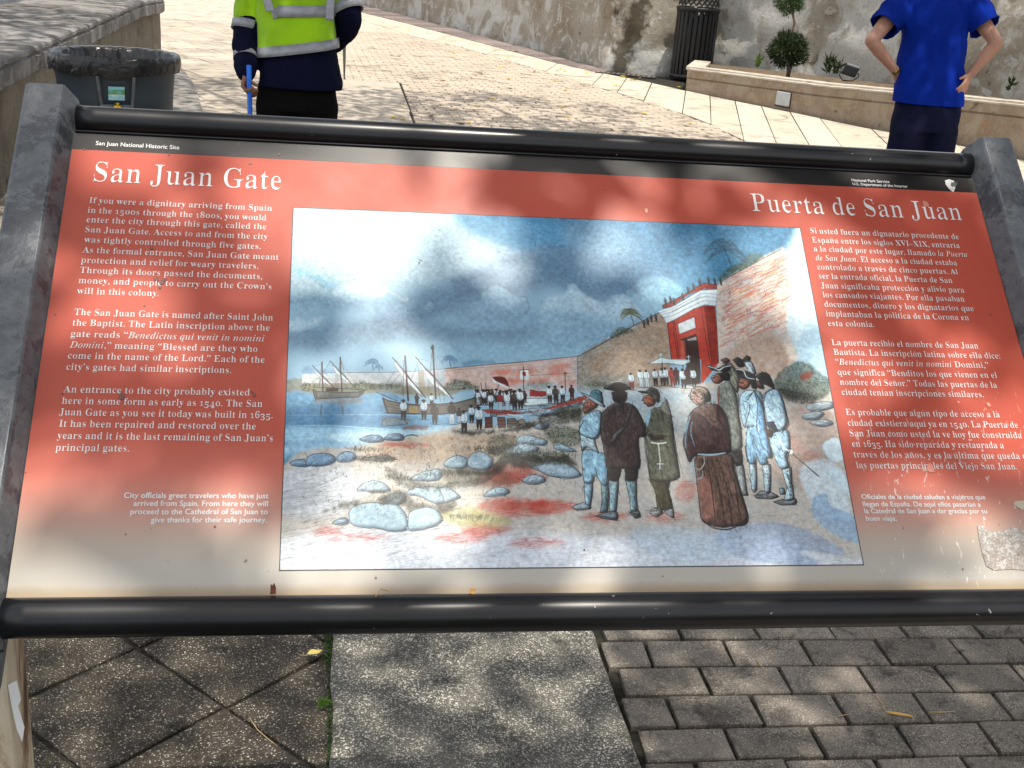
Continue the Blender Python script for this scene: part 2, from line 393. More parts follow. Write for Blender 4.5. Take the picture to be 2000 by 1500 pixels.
    def hatch(s, pts, ang, n, L, col=(.2, .17, .15), a=.4, fr='P', w=1, spread=.18, curve=.12):
        p = s.T(pts, fr); p = s.smooth(p, 3, True); r = s.mask(p)
        if r is None: return
        sl, m = r; ys, xs = np.nonzero(m > .5)
        if len(ys) == 0: return
        idx = s.rng.integers(0, len(ys), n)
        for i in idx:
            x = xs[i] + sl[1].start; y = ys[i] + sl[0].start; t = ang + s.rng.normal(0, spread); l = L * s.rng.uniform(.5, 1.3) / 2
            dx, dy = np.cos(t) * l, np.sin(t) * l; k = s.rng.normal(0, curve) * l
            s.line([(x - dx, y - dy), (x + k * -np.sin(t), y + k * np.cos(t)), (x + dx, y + dy)], w, col, a * s.rng.uniform(.5, 1.2), raw=True, sm=False, jit=0)
    def tuft(s, x, y, r, n=26, fr='F', col=(.16, .18, .13), a=.55, ln=26):
        c = s.T([(x, y)], fr)[0]; k = s.fr[fr][2]; r = r / k * 1.3; ln = ln / k * 1.3
        for i in range(n):
            px = c[0] + s.rng.normal(0, r); t = -np.pi / 2 + (px - c[0]) / r * .35 + s.rng.normal(0, .25); l = ln * s.rng.uniform(.5, 1.2); py = c[1] + s.rng.normal(0, r * .18)
            s.line([(px, py), (px + np.cos(t) * l * .6, py + np.sin(t) * l * .6), (px + np.cos(t) * l + s.rng.normal(0, 2), py + np.sin(t) * l)], 1.3, np.array(col) * s.rng.uniform(.6, 1.6), a, raw=True, sm=False)
    def bush(s, pts, fr, col=(.25, .3, .24), n=160, a=.6):
        s.wash(pts, col, a * .7, fr, soft=3, rough=2, var=.4)
        s.hatch(pts, .8, n, 7, np.array(col) * .35, .55, fr, 1.5, spread=1.5)
        s.hatch(pts, -.6, n // 2, 6, np.array(col) * 1.9, .4, fr, 1.5, spread=1.5)
    def palm(s, x, y, r, fr, col, trunk, n=15):
        c = s.T([(x, y)], fr)[0]; k = s.fr[fr][2]; r = r / k * 1.3
        s.line(np.array([c, c + [r * .12, trunk * r * .5], c + [r * .2, trunk * r]]), 3, np.array(col) * .8, .8, raw=True)
        for i in range(n):
            t = -np.pi * (i + .5) / n * 1.35 + .18 * np.pi; l = r * s.rng.uniform(.75, 1.1); e = c + [np.cos(t) * l, np.sin(t) * l * .85 + .25 * l]
            mid = c + [np.cos(t) * l * .55, np.sin(t) * l * .65 - .05 * l]
            q = s.smooth([c, mid, e], 5); s.line(q, 2, col, .8, raw=True, sm=False)
            for j in range(2, len(q)):
                for sg in (-1, 1): s.line([q[j], q[j] + [(sg * .1 + np.cos(t) * .12) * r * s.rng.uniform(.3, 1.2), r * s.rng.uniform(.04, .16)]], 1, np.array(col) * s.rng.uniform(.6, 1.3), .6, raw=True, sm=False)
    def person(s, x, y, h, fr='B', top=(.85, .88, .9), bot=(.16, .11, .1), hat=True, lean=0):
        k = s.fr[fr][2]; c = s.T([(x, y)], fr)[0]; h = h / k * 1.32; w = h * .15
        P = lambda pts: [(c[0] + a * h + lean * (b - .5) * h, c[1] + b * h) for a, b in pts]
        def fill(pts, col, a=.92):
            r = s.mask(s.smooth(np.array(P(pts), np.float32), 3, True))
            if r: s.mix(r[0], r[1] * a * (.75 + .5 * s.grain[r[0]]), col)
        fill([(-.1, .5), (.11, .5), (.12, .8), (.08, 1), (.02, .99), (0, .75), (-.04, 1), (-.1, .97)], bot)
        fill([(-.13, .2), (0, .15), (.13, .2), (.16, .4), (.1, .56), (-.11, .55), (-.17, .4)], top)
        fill([(-.055, .06), (0, .03), (.055, .06), (.05, .15), (0, .18), (-.05, .15)], (.28, .17, .13))
        if hat: fill([(-.12, .08), (-.05, .02), (0, -.02), (.06, .02), (.12, .08), (0, .07)], (.1, .08, .08))
        for a, b in (([(-.13, .2), (-.18, .38), (-.08, .52)]), ([(.13, .2), (.17, .4), (.09, .55)])) if 0 else ():
            pass
        s.line(np.array(P([(-.2, 1.0), (0, 1.03), (.25, 1.02)])), 2.2, (.12, .1, .1), .55, raw=True); s.line(np.array(P([(.02, .2), (.05, .4), (.0, .54)])), 1.6, (.3, .3, .34), .5, raw=True); s.line(np.array(P([(-.14, .2), (-.18, .38), (-.1, .55), (-.1, .95)])), 1.2, (.12, .1, .1), .7, raw=True)
        s.line(np.array(P([(.13, .2), (.17, .4), (.1, .56), (.08, .98)])), 1.2, (.12, .1, .1), .7, raw=True)
        s.line(np.array(P([(-.1, .5), (.1, .52)])), 1.2, (.12, .1, .1), .6, raw=True)

def paint_picture():
    s = Painter(); W = s.wash; L = s.line; O = s.outline; Hh = s.hatch
    blue = (.36, .6, .78); pale = (.80, .87, .90); gray = (.47, .58, .7); ink = (.13, .11, .11)
    # sky
    s.c[:] = np.array([.60, .72, .79], np.float32)
    full = '560,395 1700,395 1700,1120 530,1120'
    W('555,395 900,395 1000,440 1060,520 900,560 700,560 560,600', (.76, .83, .86), .95, soft=26, var=.2)
    W('980,395 1600,400 1560,500 1400,560 1300,590 1180,560 1060,540 1010,470', (.30, .51, .64), .95, soft=20, var=.25, tone=.2)
    W('1300,560 1400,470 1540,440 1480,500 1390,560 1310,600', (.34, .58, .7), .5, soft=14)
    W('900,410 1050,425 1140,470 1060,500 960,470 900,440', (.38, .62, .76), .85, soft=12)
    W('940,520 1080,480 1200,520 1280,580 1200,600 1080,560 960,600 860,620 760,650 700,640 800,590', (.44, .54, .63), .8, soft=16, var=.3)
    W('562,650 680,630 800,625 940,640 1060,620 1160,600 1150,660 1000,680 800,665 640,685 562,680', (.47, .57, .65), .8, soft=14, var=.3)
    W('562,525 620,540 660,560 590,575 562,600', (.62, .82, .9), .7, soft=8)
    W('1100,440 1180,430 1240,470 1250,530 1160,540 1110,500', (.58, .68, .76), .6, soft=16, var=.4)
    W('1060,480 1150,500 1290,520 1330,560 1250,570 1130,560', (.44, .56, .66), .5, soft=14, var=.4)
    W('1180,600 1250,570 1320,590 1280,640 1200,680 1100,700 900,700 800,690 900,670 1060,660', (.57, .71, .78), .75, soft=14, var=.25)
    # clouds with watercolour edges
    for pts, fr, a, sf in (('0,520 40,510 70,525 100,570 150,560 190,580 240,600 300,660 290,720 200,760 60,740 0,760', 'G', .9, 2),
                           ('340,700 380,640 430,620 500,600 555,580 600,575 650,590 700,585 740,610 790,650 850,690 900,730 960,720 940,780 900,760 800,700 720,740 600,760 480,770 400,740', 'G', .85, 1),
                           ('10,900 60,890 100,880 150,915 200,900 280,880 260,940 100,990 10,990', 'G', .6, 3)):
        W(pts, pale, a, fr, soft=sf, edge=.45, rough=1.2, var=.25)
    W('1400,820 1450,760 1510,740 1505,700 1560,665 1600,630 1650,625 1700,645 1740,680 1790,710 1860,720 1900,800 1850,870 1700,900 1500,880', (.60, .70, .77), .9, 'G', edge=.6, rough=1.5, var=.35)
    W('1020,800 1060,800 1110,760 1150,770 1150,820 1080,830', (.62, .72, .79), .9, 'G', edge=.6, rough=1)
    W('0,640 60,590 140,580 170,530 205,515 240,560 300,600 390,640 450,600 540,590 600,640 660,720 640,760 500,800 250,830 0,860', (.70, .78, .83), .9, 'H', edge=.35, rough=1.2, var=.35, soft=2)
    for q, fr, cl in (('330,730 600,720 960,760 980,860 600,840 320,820', 'G', (.54, .65, .73)), ('1340,800 1500,780 1900,820 1960,960 1600,960 1340,920', 'G', (.54, .65, .73)), ('980,810 1180,800 1200,870 980,870', 'G', (.48, .58, .66)), ('-20,720 200,700 500,760 700,720 720,900 300,920 -20,920', 'H', (.54, .66, .74)), ('0,740 260,700 300,800 0,820', 'G', (.56, .68, .75))):
        W(q, cl, .85, fr, soft=13, var=.35)
    W('620,500 760,470 880,520 930,600 800,640 660,600', (.68, .83, .88), .5, 'H', soft=6, var=.4)
    # right fade: whitened paper with blue blooms
    W('1480,520 1530,490 1560,440 1600,430 1720,1000 1640,960 1600,800 1560,700 1530,640', (.84, .88, .9), .93, soft=9, var=.15)
    W('1560,660 1600,640 1630,760 1600,740 1570,720', (.55, .7, .8), .4, soft=8, var=.5)
    # --- far shore
    W('560,745 620,738 700,742 800,748 880,752 900,760 870,775 760,770 700,775 620,770 560,768', (.55, .5, .4), .75, soft=2, rough=1.5, var=.4)
    W('0,470 600,460 1200,455 1500,440 1990,395 2000,640 1500,640 900,600 500,600 0,600', (.8, .78, .78), .8, 'A', sm=False, var=.3)
    W('0,205 400,170 1000,115 1705,45 1705,480 1300,560 900,600 400,480 0,460', (.84, .71, .66), .95, 'B', sm=False, var=.25)
    for k in range(9):
        x = 300 + s.rng.uniform(0, 1300); y = 120 + s.rng.uniform(30, 330) - x * .02
        W([(x, y), (x + 160, y - 20), (x + 230, y + 20), (x + 120, y + 60), (x - 30, y + 50)], (.83, .42, .33), .5, 'B', soft=4, rough=2, var=.6)
    Hh('0,205 1705,45 1705,480 0,460', -.08, 260, 16, (.45, .33, .3), .35, 'B', .8)
    L('0,465 600,458 1200,452 1500,438 1990,395', 1.5, fr='A', a=.6, sm=False)
    L('0,205 600,150 1000,115 1705,45', 1.8, fr='B', a=.85, sm=False)
    L('0,230 600,180 1000,150', 1, fr='B', a=.5, sm=False); L('1100,295 1690,260', 1, fr='B', a=.4, sm=False)
    W('1510,450 1580,440 1600,640 1520,640', (.6, .5, .42), .6, 'A', sm=False)
    # --- grey stone wall left of the gate
    W('1127,697 1160,676 1230,640 1300,605 1312,765 1230,780 1127,765', (.66, .60, .54), .95, sm=False, var=.3, tone=.2)
    W('1220,655 1300,620 1305,720 1200,730 1150,720', (.76, .6, .48), .45, soft=8, var=.5)
    Hh('1127,697 1300,608 1310,765 1127,765', -.42, 700, 13, (.25, .2, .18), .38, 'P', .9, spread=.15)
    Hh('1127,697 1200,660 1200,765 1127,765', -.3, 260, 11, (.2, .17, .16), .4, 'P', .9)
    L('1127,697 1160,680 1230,640 1300,604', 2, a=.9, sm=False); L('1127,697 1127,766', 1.2, a=.6, sm=False)
    # --- pink wall right of the gate
    W('1398,556 1450,520 1530,482 1545,560 1535,640 1560,700 1520,740 1400,740', (.87, .78, .72), .93, sm=False, var=.25, soft=3)
    W('1420,690 1500,650 1540,700 1530,760 1430,760', (.72, .58, .5), .6, soft=6, var=.4)
    for k in range(230):
        x = s.rng.uniform(1403, 1520); y = s.rng.uniform(545, 680) - (x - 1400) * .32
        l = s.rng.uniform(10, 34)
        L([(x, y), (x + l * .5, y - l * .26 + s.rng.normal(0, 2)), (x + l, y - l * .5)], s.rng.uniform(1.2, 5), (.82, s.rng.uniform(.3, .55), s.rng.uniform(.22, .42)), s.rng.uniform(.25, .55), jit=1)
    Hh('1400,556 1535,482 1550,700 1520,745 1400,745', -.38, 620, 14, (.35, .2, .17), .4, 'P', .9)
    for k in range(80):
        x = s.rng.uniform(1402, 1530); y = s.rng.uniform(560, 700) - (x - 1400) * .35
        L([(x, y), (x + s.rng.normal(0, 1.5), y + s.rng.uniform(3, 8))], 1, (.3, .18, .15), .5)
    L('1398,556 1430,538 1480,510 1525,487', 1.8, a=.8, sm=False); L('1398,578 1440,556 1490,527', 1, a=.6, sm=False)
    L('1525,487 1600,445', 1.2, (.5, .5, .5), .35, sm=False)
    W('1440,530 1490,505 1470,495 1440,515 1420,535', (.35, .42, .38), .6, soft=2, rough=2); 
    # --- gate
    red = (.78, .26, .19); dred = (.58, .19, .14)
    W('950,680 1040,640 1300,490 1440,450 1570,460 1600,800 1620,1200 1400,1480 1390,1150 1000,1150', red, .97, 'C', sm=False, var=.08)
    W('1440,455 1570,465 1590,800 1615,1200 1530,1230 1490,900', dred, .75, 'C', sm=False)
    W('1130,900 1325,830 1340,900 1370,1150 1390,1480 1200,1480 1200,1100 1180,920', (.25, .18, .16), .95, 'C', sm=False)
    W('1120,905 1180,915 1200,1150 1130,1145', (.82, .45, .36), .7, 'C', sm=False)
    W('1210,895 1325,855 1335,905 1215,910', (.8, .78, .76), .8, 'C', sm=False)
    W('1085,690 1300,600 1320,740 1105,825', (.9, .92, .93), .97, 'C', sm=False); O('1085,690 1300,600 1320,740 1105,825', 1.1, fr='C', sm=False, a=.6)
    W('830,530 1000,470 1380,250 1600,240 1575,450 1440,440 1300,490 940,680 900,600', (.9, .93, .95), .97, 'C', sm=False, var=.05)
    for q in ('840,545 1000,495 1380,300 1440,290 1590,300', '870,570 1010,530 1385,345 1440,330 1590,345', '900,610 1020,580 1385,400 1440,385 1585,395', '940,675 1040,640 1300,490 1440,440 1575,450'):
        L(q, 1.4, (.3, .3, .34), .75, 'C', sm=False)
    W('1010,520 1380,320 1380,345 1010,550', (.6, .58, .62), .5, 'C', sm=False)
    W('890,445 990,400 1250,260 1340,200 1430,155 1590,180 1590,235 1430,230 1380,255 1240,300 1000,465 890,490', (.66, .22, .17), .95, 'C', sm=False)
    O('890,445 990,400 1250,260 1340,200 1430,155 1590,180 1590,235 1380,250 1000,465 890,490', 1.2, fr='C', sm=False)
    for q in ('1020,650 1050,900 1085,1145', '1040,650 1070,880 1105,1145', '1385,460 1430,760 1500,1180 1520,1230', '1430,455 1470,700 1530,1220', '950,685 1000,1140', '1575,460 1600,830 1620,1200', '1320,820 1340,900 1375,1200 1400,1480', '1110,900 1325,820', '1165,915 1195,1150', '1215,910 1230,1470', '1260,900 1280,1470', '1300,900 1330,1470'):
        L(q, 1.7, (.2, .1, .09), .8, 'C', sm=False)
    Hh('1440,460 1570,465 1610,1200 1530,1220', 1.2, 200, 7, (.35, .08, .06), .35, 'C', 1, spread=.6)
    W('1400,1460 1600,1440 1760,1450 1740,1500 1400,1500', (.75, .85, .9), .9, 'C', sm=False)
    for x, y in ((920, 350), (985, 325), (1145, 285), (1215, 205), (1285, 155), (1365, 100), (1480, 75), (1560, 85), (1640, 90), (1030, 350), (735, 565), (795, 560), (640, 640), (690, 610)):
        s.person(x, y, 110, 'C', (.32, .36, .38), (.2, .22, .24))
    # palms, bushes on the wall
    s.palm(470, 560, 150, 'C', (.42, .42, .3), 1.2, 17); s.palm(1185, 300, 150, 'H', (.2, .32, .38), 1.0, 17)
    s.bush('200,880 260,790 330,740 430,750 500,760 480,800 300,860', 'C', (.33, .34, .28), 90)
    s.bush('1150,470 1230,400 1330,380 1420,340 1350,400 1240,450 1160,500', 'H', (.3, .38, .34), 110)
    s.palm(905, 330, 95, 'A', (.33, .5, .64), 1.1, 11); s.palm(1910, 290, 95, 'A', (.33, .5, .64), 1.1, 11); s.palm(990, 390, 55, 'A', (.4, .55, .66), 1, 9)
    W('230,170 280,100 400,85 520,110 600,100 650,130 400,160', (.36, .52, .63), .6, 'B', soft=3, rough=2); W('0,440 40,390 110,385 160,430 340,425 400,460 0,465', (.4, .54, .66), .6, 'A', soft=3, rough=2)
    s.bush('650,640 720,590 800,575 850,600 1000,610 1250,600 1300,640 1000,680 700,680', 'A', (.36, .4, .32), 160)
    s.bush('0,620 100,600 220,640 150,680 0,700', 'A', (.42, .42, .32), 60)
    s.bush('0,430 120,350 250,370 400,430 420,480 200,480 0,490', 'B', (.3, .37, .3), 120); s.bush('1040,430 1150,390 1350,400 1420,450 1200,490 1040,480', 'B', (.33, .36, .28), 100)
    s.bush('1720,490 1800,420 2000,380 2100,420 2100,480 1900,520', 'B', (.34, .36, .28), 90)
    # --- water
    W('560,775 620,772 700,772 760,768 800,790 850,806 905,810 930,820 900,830 850,845 760,865 700,870 640,890 560,925', (.44, .62, .73), .97, soft=2, var=.2, tone=.15)
    W('560,800 700,790 780,800 760,830 640,835 560,832', (.28, .48, .62), .6, soft=8, var=.3)
    W('560,838 700,836 800,846 760,860 640,862 560,866', (.7, .84, .91), .7, soft=5); W('560,870 640,866 700,868 640,885 560,890', (.72, .83, .9), .7, soft=6)
    L('560,834 640,832 740,838 800,842 880,840', 2, (.85, .92, .95), .6); L('562,812 700,811 800,812 900,815', 1.6, (.85, .92, .95), .45); L('562,860 700,850 850,846', 2, (.85, .92, .95), .4)
    W('640,850 800,838 900,830 930,822 960,835 900,850 800,862 700,872', (.82, .9, .93), .7, soft=4)
    # --- ground
    W('560,905 700,872 850,845 910,828 1000,832 1127,790 1200,765 1310,760 1410,745 1560,740 1640,800 1700,1120 530,1125', (.8, .74, .69), .93, soft=3, var=.25, tone=.1)
    W('700,880 860,850 950,850 1060,860 960,900 840,905 760,900', (.82, .68, .55), .6, soft=7, var=.4)
    W('1020,750 1200,760 1330,765 1300,800 1130,800 1010,810', (.76, .82, .86), .6, soft=6, var=.3)
    W('1180,775 1330,765 1480,770 1440,830 1330,850 1230,820', (.63, .68, .71), .5, soft=8, var=.4)
    W('553,925 650,905 700,930 690,990 620,1010 550,1000', (.85, .85, .87), .7, soft=10, var=.3)
    W('545,1060 700,1030 1000,1040 1300,1050 1500,1040 1600,1080 1690,1110 540,1120', (.87, .87, .9), .85, soft=12, var=.3)
    for x, y, w, h, a in ((1000, 985, 70, 11, .8), (1080, 990, 50, 12, .75), (950, 1035, 50, 9, .6), (1010, 1000, 60, 9, .5), (900, 1050, 60, 10, .4), (980, 935, 50, 14, .6), (1030, 930, 45, 12, .5), (640, 1037, 25, 8, .5), (790, 870, 50, 5, .4), (1180, 1010, 50, 9, .4), (1340, 960, 22, 20, .35), (1540, 870, 30, 18, .3), (1580, 890, 20, 10, .4), (1300, 1010, 40, 10, .25), (700, 1050, 60, 8, .3), (1050, 1060, 60, 10, .25)):
        W([(x - w, y + h * .4), (x - w * .4, y - h), (x + w * .5, y - h * .8), (x + w, y), (x + w * .3, y + h), (x - w * .5, y + h)], (.78, .28, .22), a * .8, soft=5, rough=3, var=.6)
        Hh([(x - w, y + h * .4), (x - w * .4, y - h), (x + w * .5, y - h * .8), (x + w, y), (x + w * .3, y + h), (x - w * .5, y + h)], -.05, int(w * .6), 26, (.7, .2, .16), .35, 'P', 1.6)
    W('860,1000 900,990 960,1000 1000,1020 960,1030 890,1025', (.68, .62, .38), .6, soft=5, rough=2, var=.5)
    W('1480,860 1560,790 1620,800 1640,880 1600,930 1540,960 1500,920', (.66, .55, .5), .55, soft=8, var=.5)
    W('1560,920 1620,900 1650,960 1660,1020 1600,1000', (.86, .9, .93), .7, soft=3, edge=.2, rough=1.5)
    W('1590,975 1612,965 1625,990 1660,1005 1700,1030 1720,1060 1650,1055 1590,1010', (.6, .7, .8), .75, edge=.25, rough=1.5, soft=2)
    W('1400,1040 1480,1020 1560,1030 1640,1070 1640,1085 1560,1075 1600,1105 1500,1100 1420,1080', (.6, .66, .77), .6, edge=.2, rough=1.5, soft=3)
    W('1230,1040 1330,1030 1450,1060 1380,1100 1280,1085', (.74, .8, .86), .5, soft=8)
    Hh('553,940 700,900 900,900 1100,1020 1300,1020 1500,1000 1640,1060 1600,1105 545,1112', -.08, 1500, 34, (.35, .3, .32), .3, 'P', .9, spread=.12)
    Hh('553,940 760,960 900,1060 800,1095 550,1090', -.22, 420, 44, (.3, .26, .28), .4, 'P', 1, spread=.1)
    Hh('1480,800 1640,800 1680,1000 1560,1010', .35, 280, 20, (.4, .3, .28), .35, 'P', .9, spread=.4)
    Hh('700,880 1100,830 1100,900 700,960', -.2, 380, 18, (.45, .32, .25), .3, 'P', .9)
    Hh('1000,800 1140,770 1140,870 1020,880', -.1, 300, 20, (.22, .22, .2), .4, 'P', 1)
    # middle-ground green and dark scrub
    for pts, fr in (('1370,600 1500,560 1600,590 1560,640 1420,640', 'F'), ('1750,480 1850,440 1960,470 1980,560 1850,570 1770,540', 'F'), ('1560,620 1750,610 1880,620 1880,680 1740,690 1600,660', 'F'), ('1820,330 1960,300 1990,360 1900,400 1800,380', 'F')):
        s.bush(pts, fr, (.3, .34, .26), 130)
    W('1080,740 1350,690 1500,730 1560,800 1400,840 1200,820 1090,800', (.45, .4, .32), .5, 'F', soft=6, var=.5); W('1400,700 1640,690 1650,780 1400,800', (.66, .3, .24), .55, 'F', soft=6, var=.5)
    # rocks
    def rock(pts, fr='F', col=(.68, .76, .80), a=.93):
        W(pts, col, a, fr, rough=1.6, var=.15); Hh(pts, s.rng.uniform(-.9, .2), 10, 16, (.86, .93, .96), .5, fr, 3); s.form(pts, fr, .8, .3, 6, (.2, .24, .3)); O(pts, 1.0, fr=fr, a=.7, n=3); Hh(pts, -.3, 26, 15, (.2, .2, .22), .4, fr)
    for r in ('540,530 580,510 640,500 690,520 690,545 600,550', '700,530 730,500 800,495 830,520 800,540'): rock(r, col=(.5, .6, .68))
    L('830,510 880,500 920,510', 4, fr='F', a=.6)
    for r in ('90,680 120,665 180,660 240,690 180,710 100,700', '190,690 210,640 280,620 360,630 385,670 330,700 230,705', '390,650 420,620 480,610 520,640 500,670 410,680'): rock(r, col=(.46, .6, .73))
    rock('640,640 700,630 760,650 750,660 660,655', col=(.4, .36, .34))
    for r in ('1085,700 1110,660 1170,635 1230,650 1250,690 1210,720 1120,715', '1240,670 1270,625 1330,610 1390,640 1410,660 1390,720 1300,730 1250,710', '1560,550 1580,510 1640,500 1700,520 1760,540 1740,570 1640,560', '1490,610 1530,570 1620,560 1700,580 1690,610 1560,630', '1650,710 1740,690 1800,670 1900,690 1970,740 1980,770 1900,785 1780,770 1700,730',
              '1600,800 1640,765 1700,760 1750,785 1740,810 1660,825', '1800,580 1840,555 1900,580 1950,610 1860,610', '1670,450 1720,420 1770,430 1760,460 1700,465', '1350,905 1380,865 1440,840 1500,850 1515,880 1440,900',
              '520,860 560,820 620,795 690,810 740,855 720,870 640,875 560,865', '870,790 930,750 1000,730 1050,720 1080,760 1040,800 930,800', '840,890 870,855 950,835 1040,840 1080,880 1110,930 1040,950 930,900', '1060,850 1110,840 1160,870 1200,905 1160,925 1100,940 1080,890', '690,940 720,900 790,880 840,895 830,940 760,960',
              '470,1020 490,975 560,945 640,940 700,950 780,955 830,1000 860,1060 855,1115 760,1130 660,1110 540,1100 480,1070', '860,1010 900,985 970,970 1030,980 1070,1020 1080,1060 1020,1100 930,1120 860,1115', '360,1075 400,1045 450,1040 470,1070 430,1085', '1930,965 1970,950 2010,955 2010,985 1960,985'): rock(r)
    for r in ('1700,280 1780,260 1900,300 1880,330 1720,320', '1640,330 1760,330 1840,360 1700,380', '1880,290 1950,270 1990,290 1940,320'): rock(r, col=(.6, .68, .7), a=.6)
    for k in range(90):                                   # loose charcoal scribble between the rocks
        x = s.rng.uniform(120, 1900); y = 560 + s.rng.uniform(0, 520) - (x - 300) * .12; p = [(x + i * 9, y + s.rng.normal(0, 9)) for i in range(int(s.rng.integers(3, 8)))]; L(p, 1.3, (.14, .13, .13), .45, 'F')
    for x, y, r in ((760, 780, 45), (830, 790, 40), (540, 600, 30), (620, 610, 40), (1120, 760, 60), (1200, 770, 60), (1300, 600, 40), (1850, 510, 50), (1700, 620, 60), (1900, 640, 50), (1430, 600, 40), (1240, 1040, 40), (1330, 1050, 45), (1180, 1040, 40), (650, 880, 30), (1000, 770, 40), (1560, 610, 50)):
        s.tuft(x, y, r, 30)
    s.tuft(1250, 1050, 80, 50, col=(.5, .48, .2)); s.tuft(700, 640, 40, 30, col=(.35, .15, .12))
    for q, al in (('300,1000 380,985 420,940 520,935 640,940 700,900 800,860 900,930 1000,960 1100,940 1180,930 1120,1010 1080,1010 1000,965 880,990 840,960 780,960 640,940 560,950', .45), ('1080,720 1240,735 1400,730 1420,680 1480,640 1620,625 1740,640 1900,640 1960,700 1900,690 1740,700 1620,720 1500,700 1420,760 1240,760 1100,750', .6), ('500,650 640,640 780,655 700,675 540,670', .5), ('700,700 880,800 1060,820 1240,790 1400,780 1250,840 1000,850 820,840 760,800', .35), ('1150,470 1300,480 1500,460 1640,420 1700,420 1620,470 1460,480 1240,500', .55), ('1700,390 1800,350 1960,330 1990,420 1900,420 1800,440 1740,470', .45), ('1380,520 1540,500 1560,560 1480,620 1380,620', .4)):
        W(q, (.16, .16, .13), al, 'F', soft=3, rough=3, var=.7); Hh(q, -.25, 90, 15, (.08, .08, .07), .55, 'F', 1.4, spread=.9)
    for k in range(420):                                  # fine stipple and grass strokes through the middle ground
        x = s.rng.uniform(300, 1950); y = 620 + s.rng.uniform(-60, 330) - (x - 1000) * .10
        L([(x, y), (x + s.rng.normal(0, 5), y - s.rng.uniform(6, 20))], 1.2, (.12, .13, .1) if s.rng.random() < .7 else (.6, .62, .5), .5, 'F')
    # right-hand bush and stones
    s.bush('1380,130 1440,70 1520,30 1600,40 1650,90 1720,130 1740,200 1700,260 1560,280 1430,240 1380,190', 'I', (.32, .38, .34), 420, .9)
    s.bush('1400,200 1500,220 1640,240 1620,300 1460,280', 'I', (.25, .24, .22), 120); W('1540,110 1600,90 1620,120 1560,150', (.6, .22, .17), .7, 'I', soft=3, rough=2)
    for r in ('1580,310 1660,290 1760,290 1750,330 1620,350', '1560,370 1640,350 1700,360 1660,400 1570,400', '1600,420 1700,400 1760,430 1680,450'): rock(r, 'I', (.62, .68, .7), .7)
    W('1690,560 1760,520 1800,540 1830,660 1760,680 1700,620', (.84, .9, .93), .8, 'I', edge=.2, rough=1.2); W('1720,740 1800,720 1850,800 1870,900 1790,840', (.84, .9, .93), .8, 'I', edge=.2, rough=1.2)
    # --- boats
    def boatA():
        W('135,690 200,705 500,715 700,710 820,680 780,740 730,780 500,785 170,800 150,750', (.36, .34, .32), .95, 'A', sm=False); W('200,705 700,715 740,700 730,770 200,780', (.5, .52, .52), .6, 'A', sm=False)
        W('190,795 730,785 780,840 640,860 520,900 380,860 200,850', (.55, .5, .46), .6, 'A', soft=2, rough=2)
        O('135,680 200,705 500,715 720,710 825,680 770,740 730,780 500,788 175,800 150,750', 1.5, fr='A', sm=False); L('140,655 300,655 420,660 600,670 820,680', 2, fr='A')
        W('310,665 470,665 470,705 310,705', (.25, .13, .12), .9, 'A', sm=False)
        for q in ('250,880 240,1000', '520,900 530,1000'): L(q, 4, (.3, .25, .22), .5, 'A')
    boatA()
    sail = (.9, .93, .94); mast = (.25, .13, .12)
    def rig(m, yard, sl, ropes, w=3):
        W(sl, sail, .95, 'A', sm=False); O(sl, 1, fr='A', a=.5, n=1, sm=False)
        L(m, w, mast, .95, 'A', sm=False, taper=False); L(yard, w * .8, mast, .95, 'A', sm=False)
        for r in ropes: L(r, .9, (.2, .15, .15), .65, 'A', sm=False)
    rig('255,320 262,500 270,700', '130,365 250,490 330,570 420,660', '140,400 240,500 300,560 345,600 400,655 330,610 270,570 230,530 180,470', ('255,330 220,620', '150,380 200,370 250,340', '262,420 330,500', '360,320 280,450', '130,590 230,510', '262,450 220,640'))
    rig('493,260 505,480 518,700', '360,305 480,430 560,510 670,640', '390,360 480,460 560,530 640,605 560,570 500,520 440,460', ('493,280 600,460 700,600', '493,280 540,450 580,660', '493,270 478,440', '440,480 430,640', '460,480 450,650', '480,480 470,660', '500,300 545,430', '520,540 570,660'))
    # second boat
    W('1050,790 1110,820 1250,850 1500,880 1800,870 2000,850 2200,800 2400,700 2350,850 2200,950 1800,1000 1400,990 1100,985', (.45, .4, .36), .93, 'A', sm=False)
    O('1050,790 1110,820 1250,850 1500,880 1800,870 2000,850 2200,800 2440,680 2350,850 2200,950 1800,1000 1400,990 1110,985', 2, fr='A', sm=False, a=.9)
    W('1390,900 1500,900 1500,990 1390,985', (.68, .56, .38), .9, 'A', sm=False)
    L('960,715 1100,770 1240,830', 2.4, fr='A'); L('1050,790 1110,980', 4, (.15, .12, .12), .9, 'A'); L('1070,980 1300,990 1500,1000', 2.5, fr='A')
    for q in ('1110,870 1250,890', '1110,900 1260,930', '1130,940 1270,960', '1600,880 1900,890', '2000,860 2300,770'): L(q, 1.2, fr='A', a=.6)
    rig('1340,240 1355,500 1375,820', '1170,260 1330,440 1400,540 1600,780', '1200,310 1240,350 1320,460 1400,560 1460,610 1520,690 1570,770 1500,720 1400,620 1330,540 1250,430 1210,370', ('1330,260 1305,700', '1320,290 1310,540', '1180,280 1270,330 1320,310', '1200,440 1080,620', '1280,460 1140,640', '1500,340 1420,540', '1310,540 1320,790', '1290,540 1300,760'), 4)
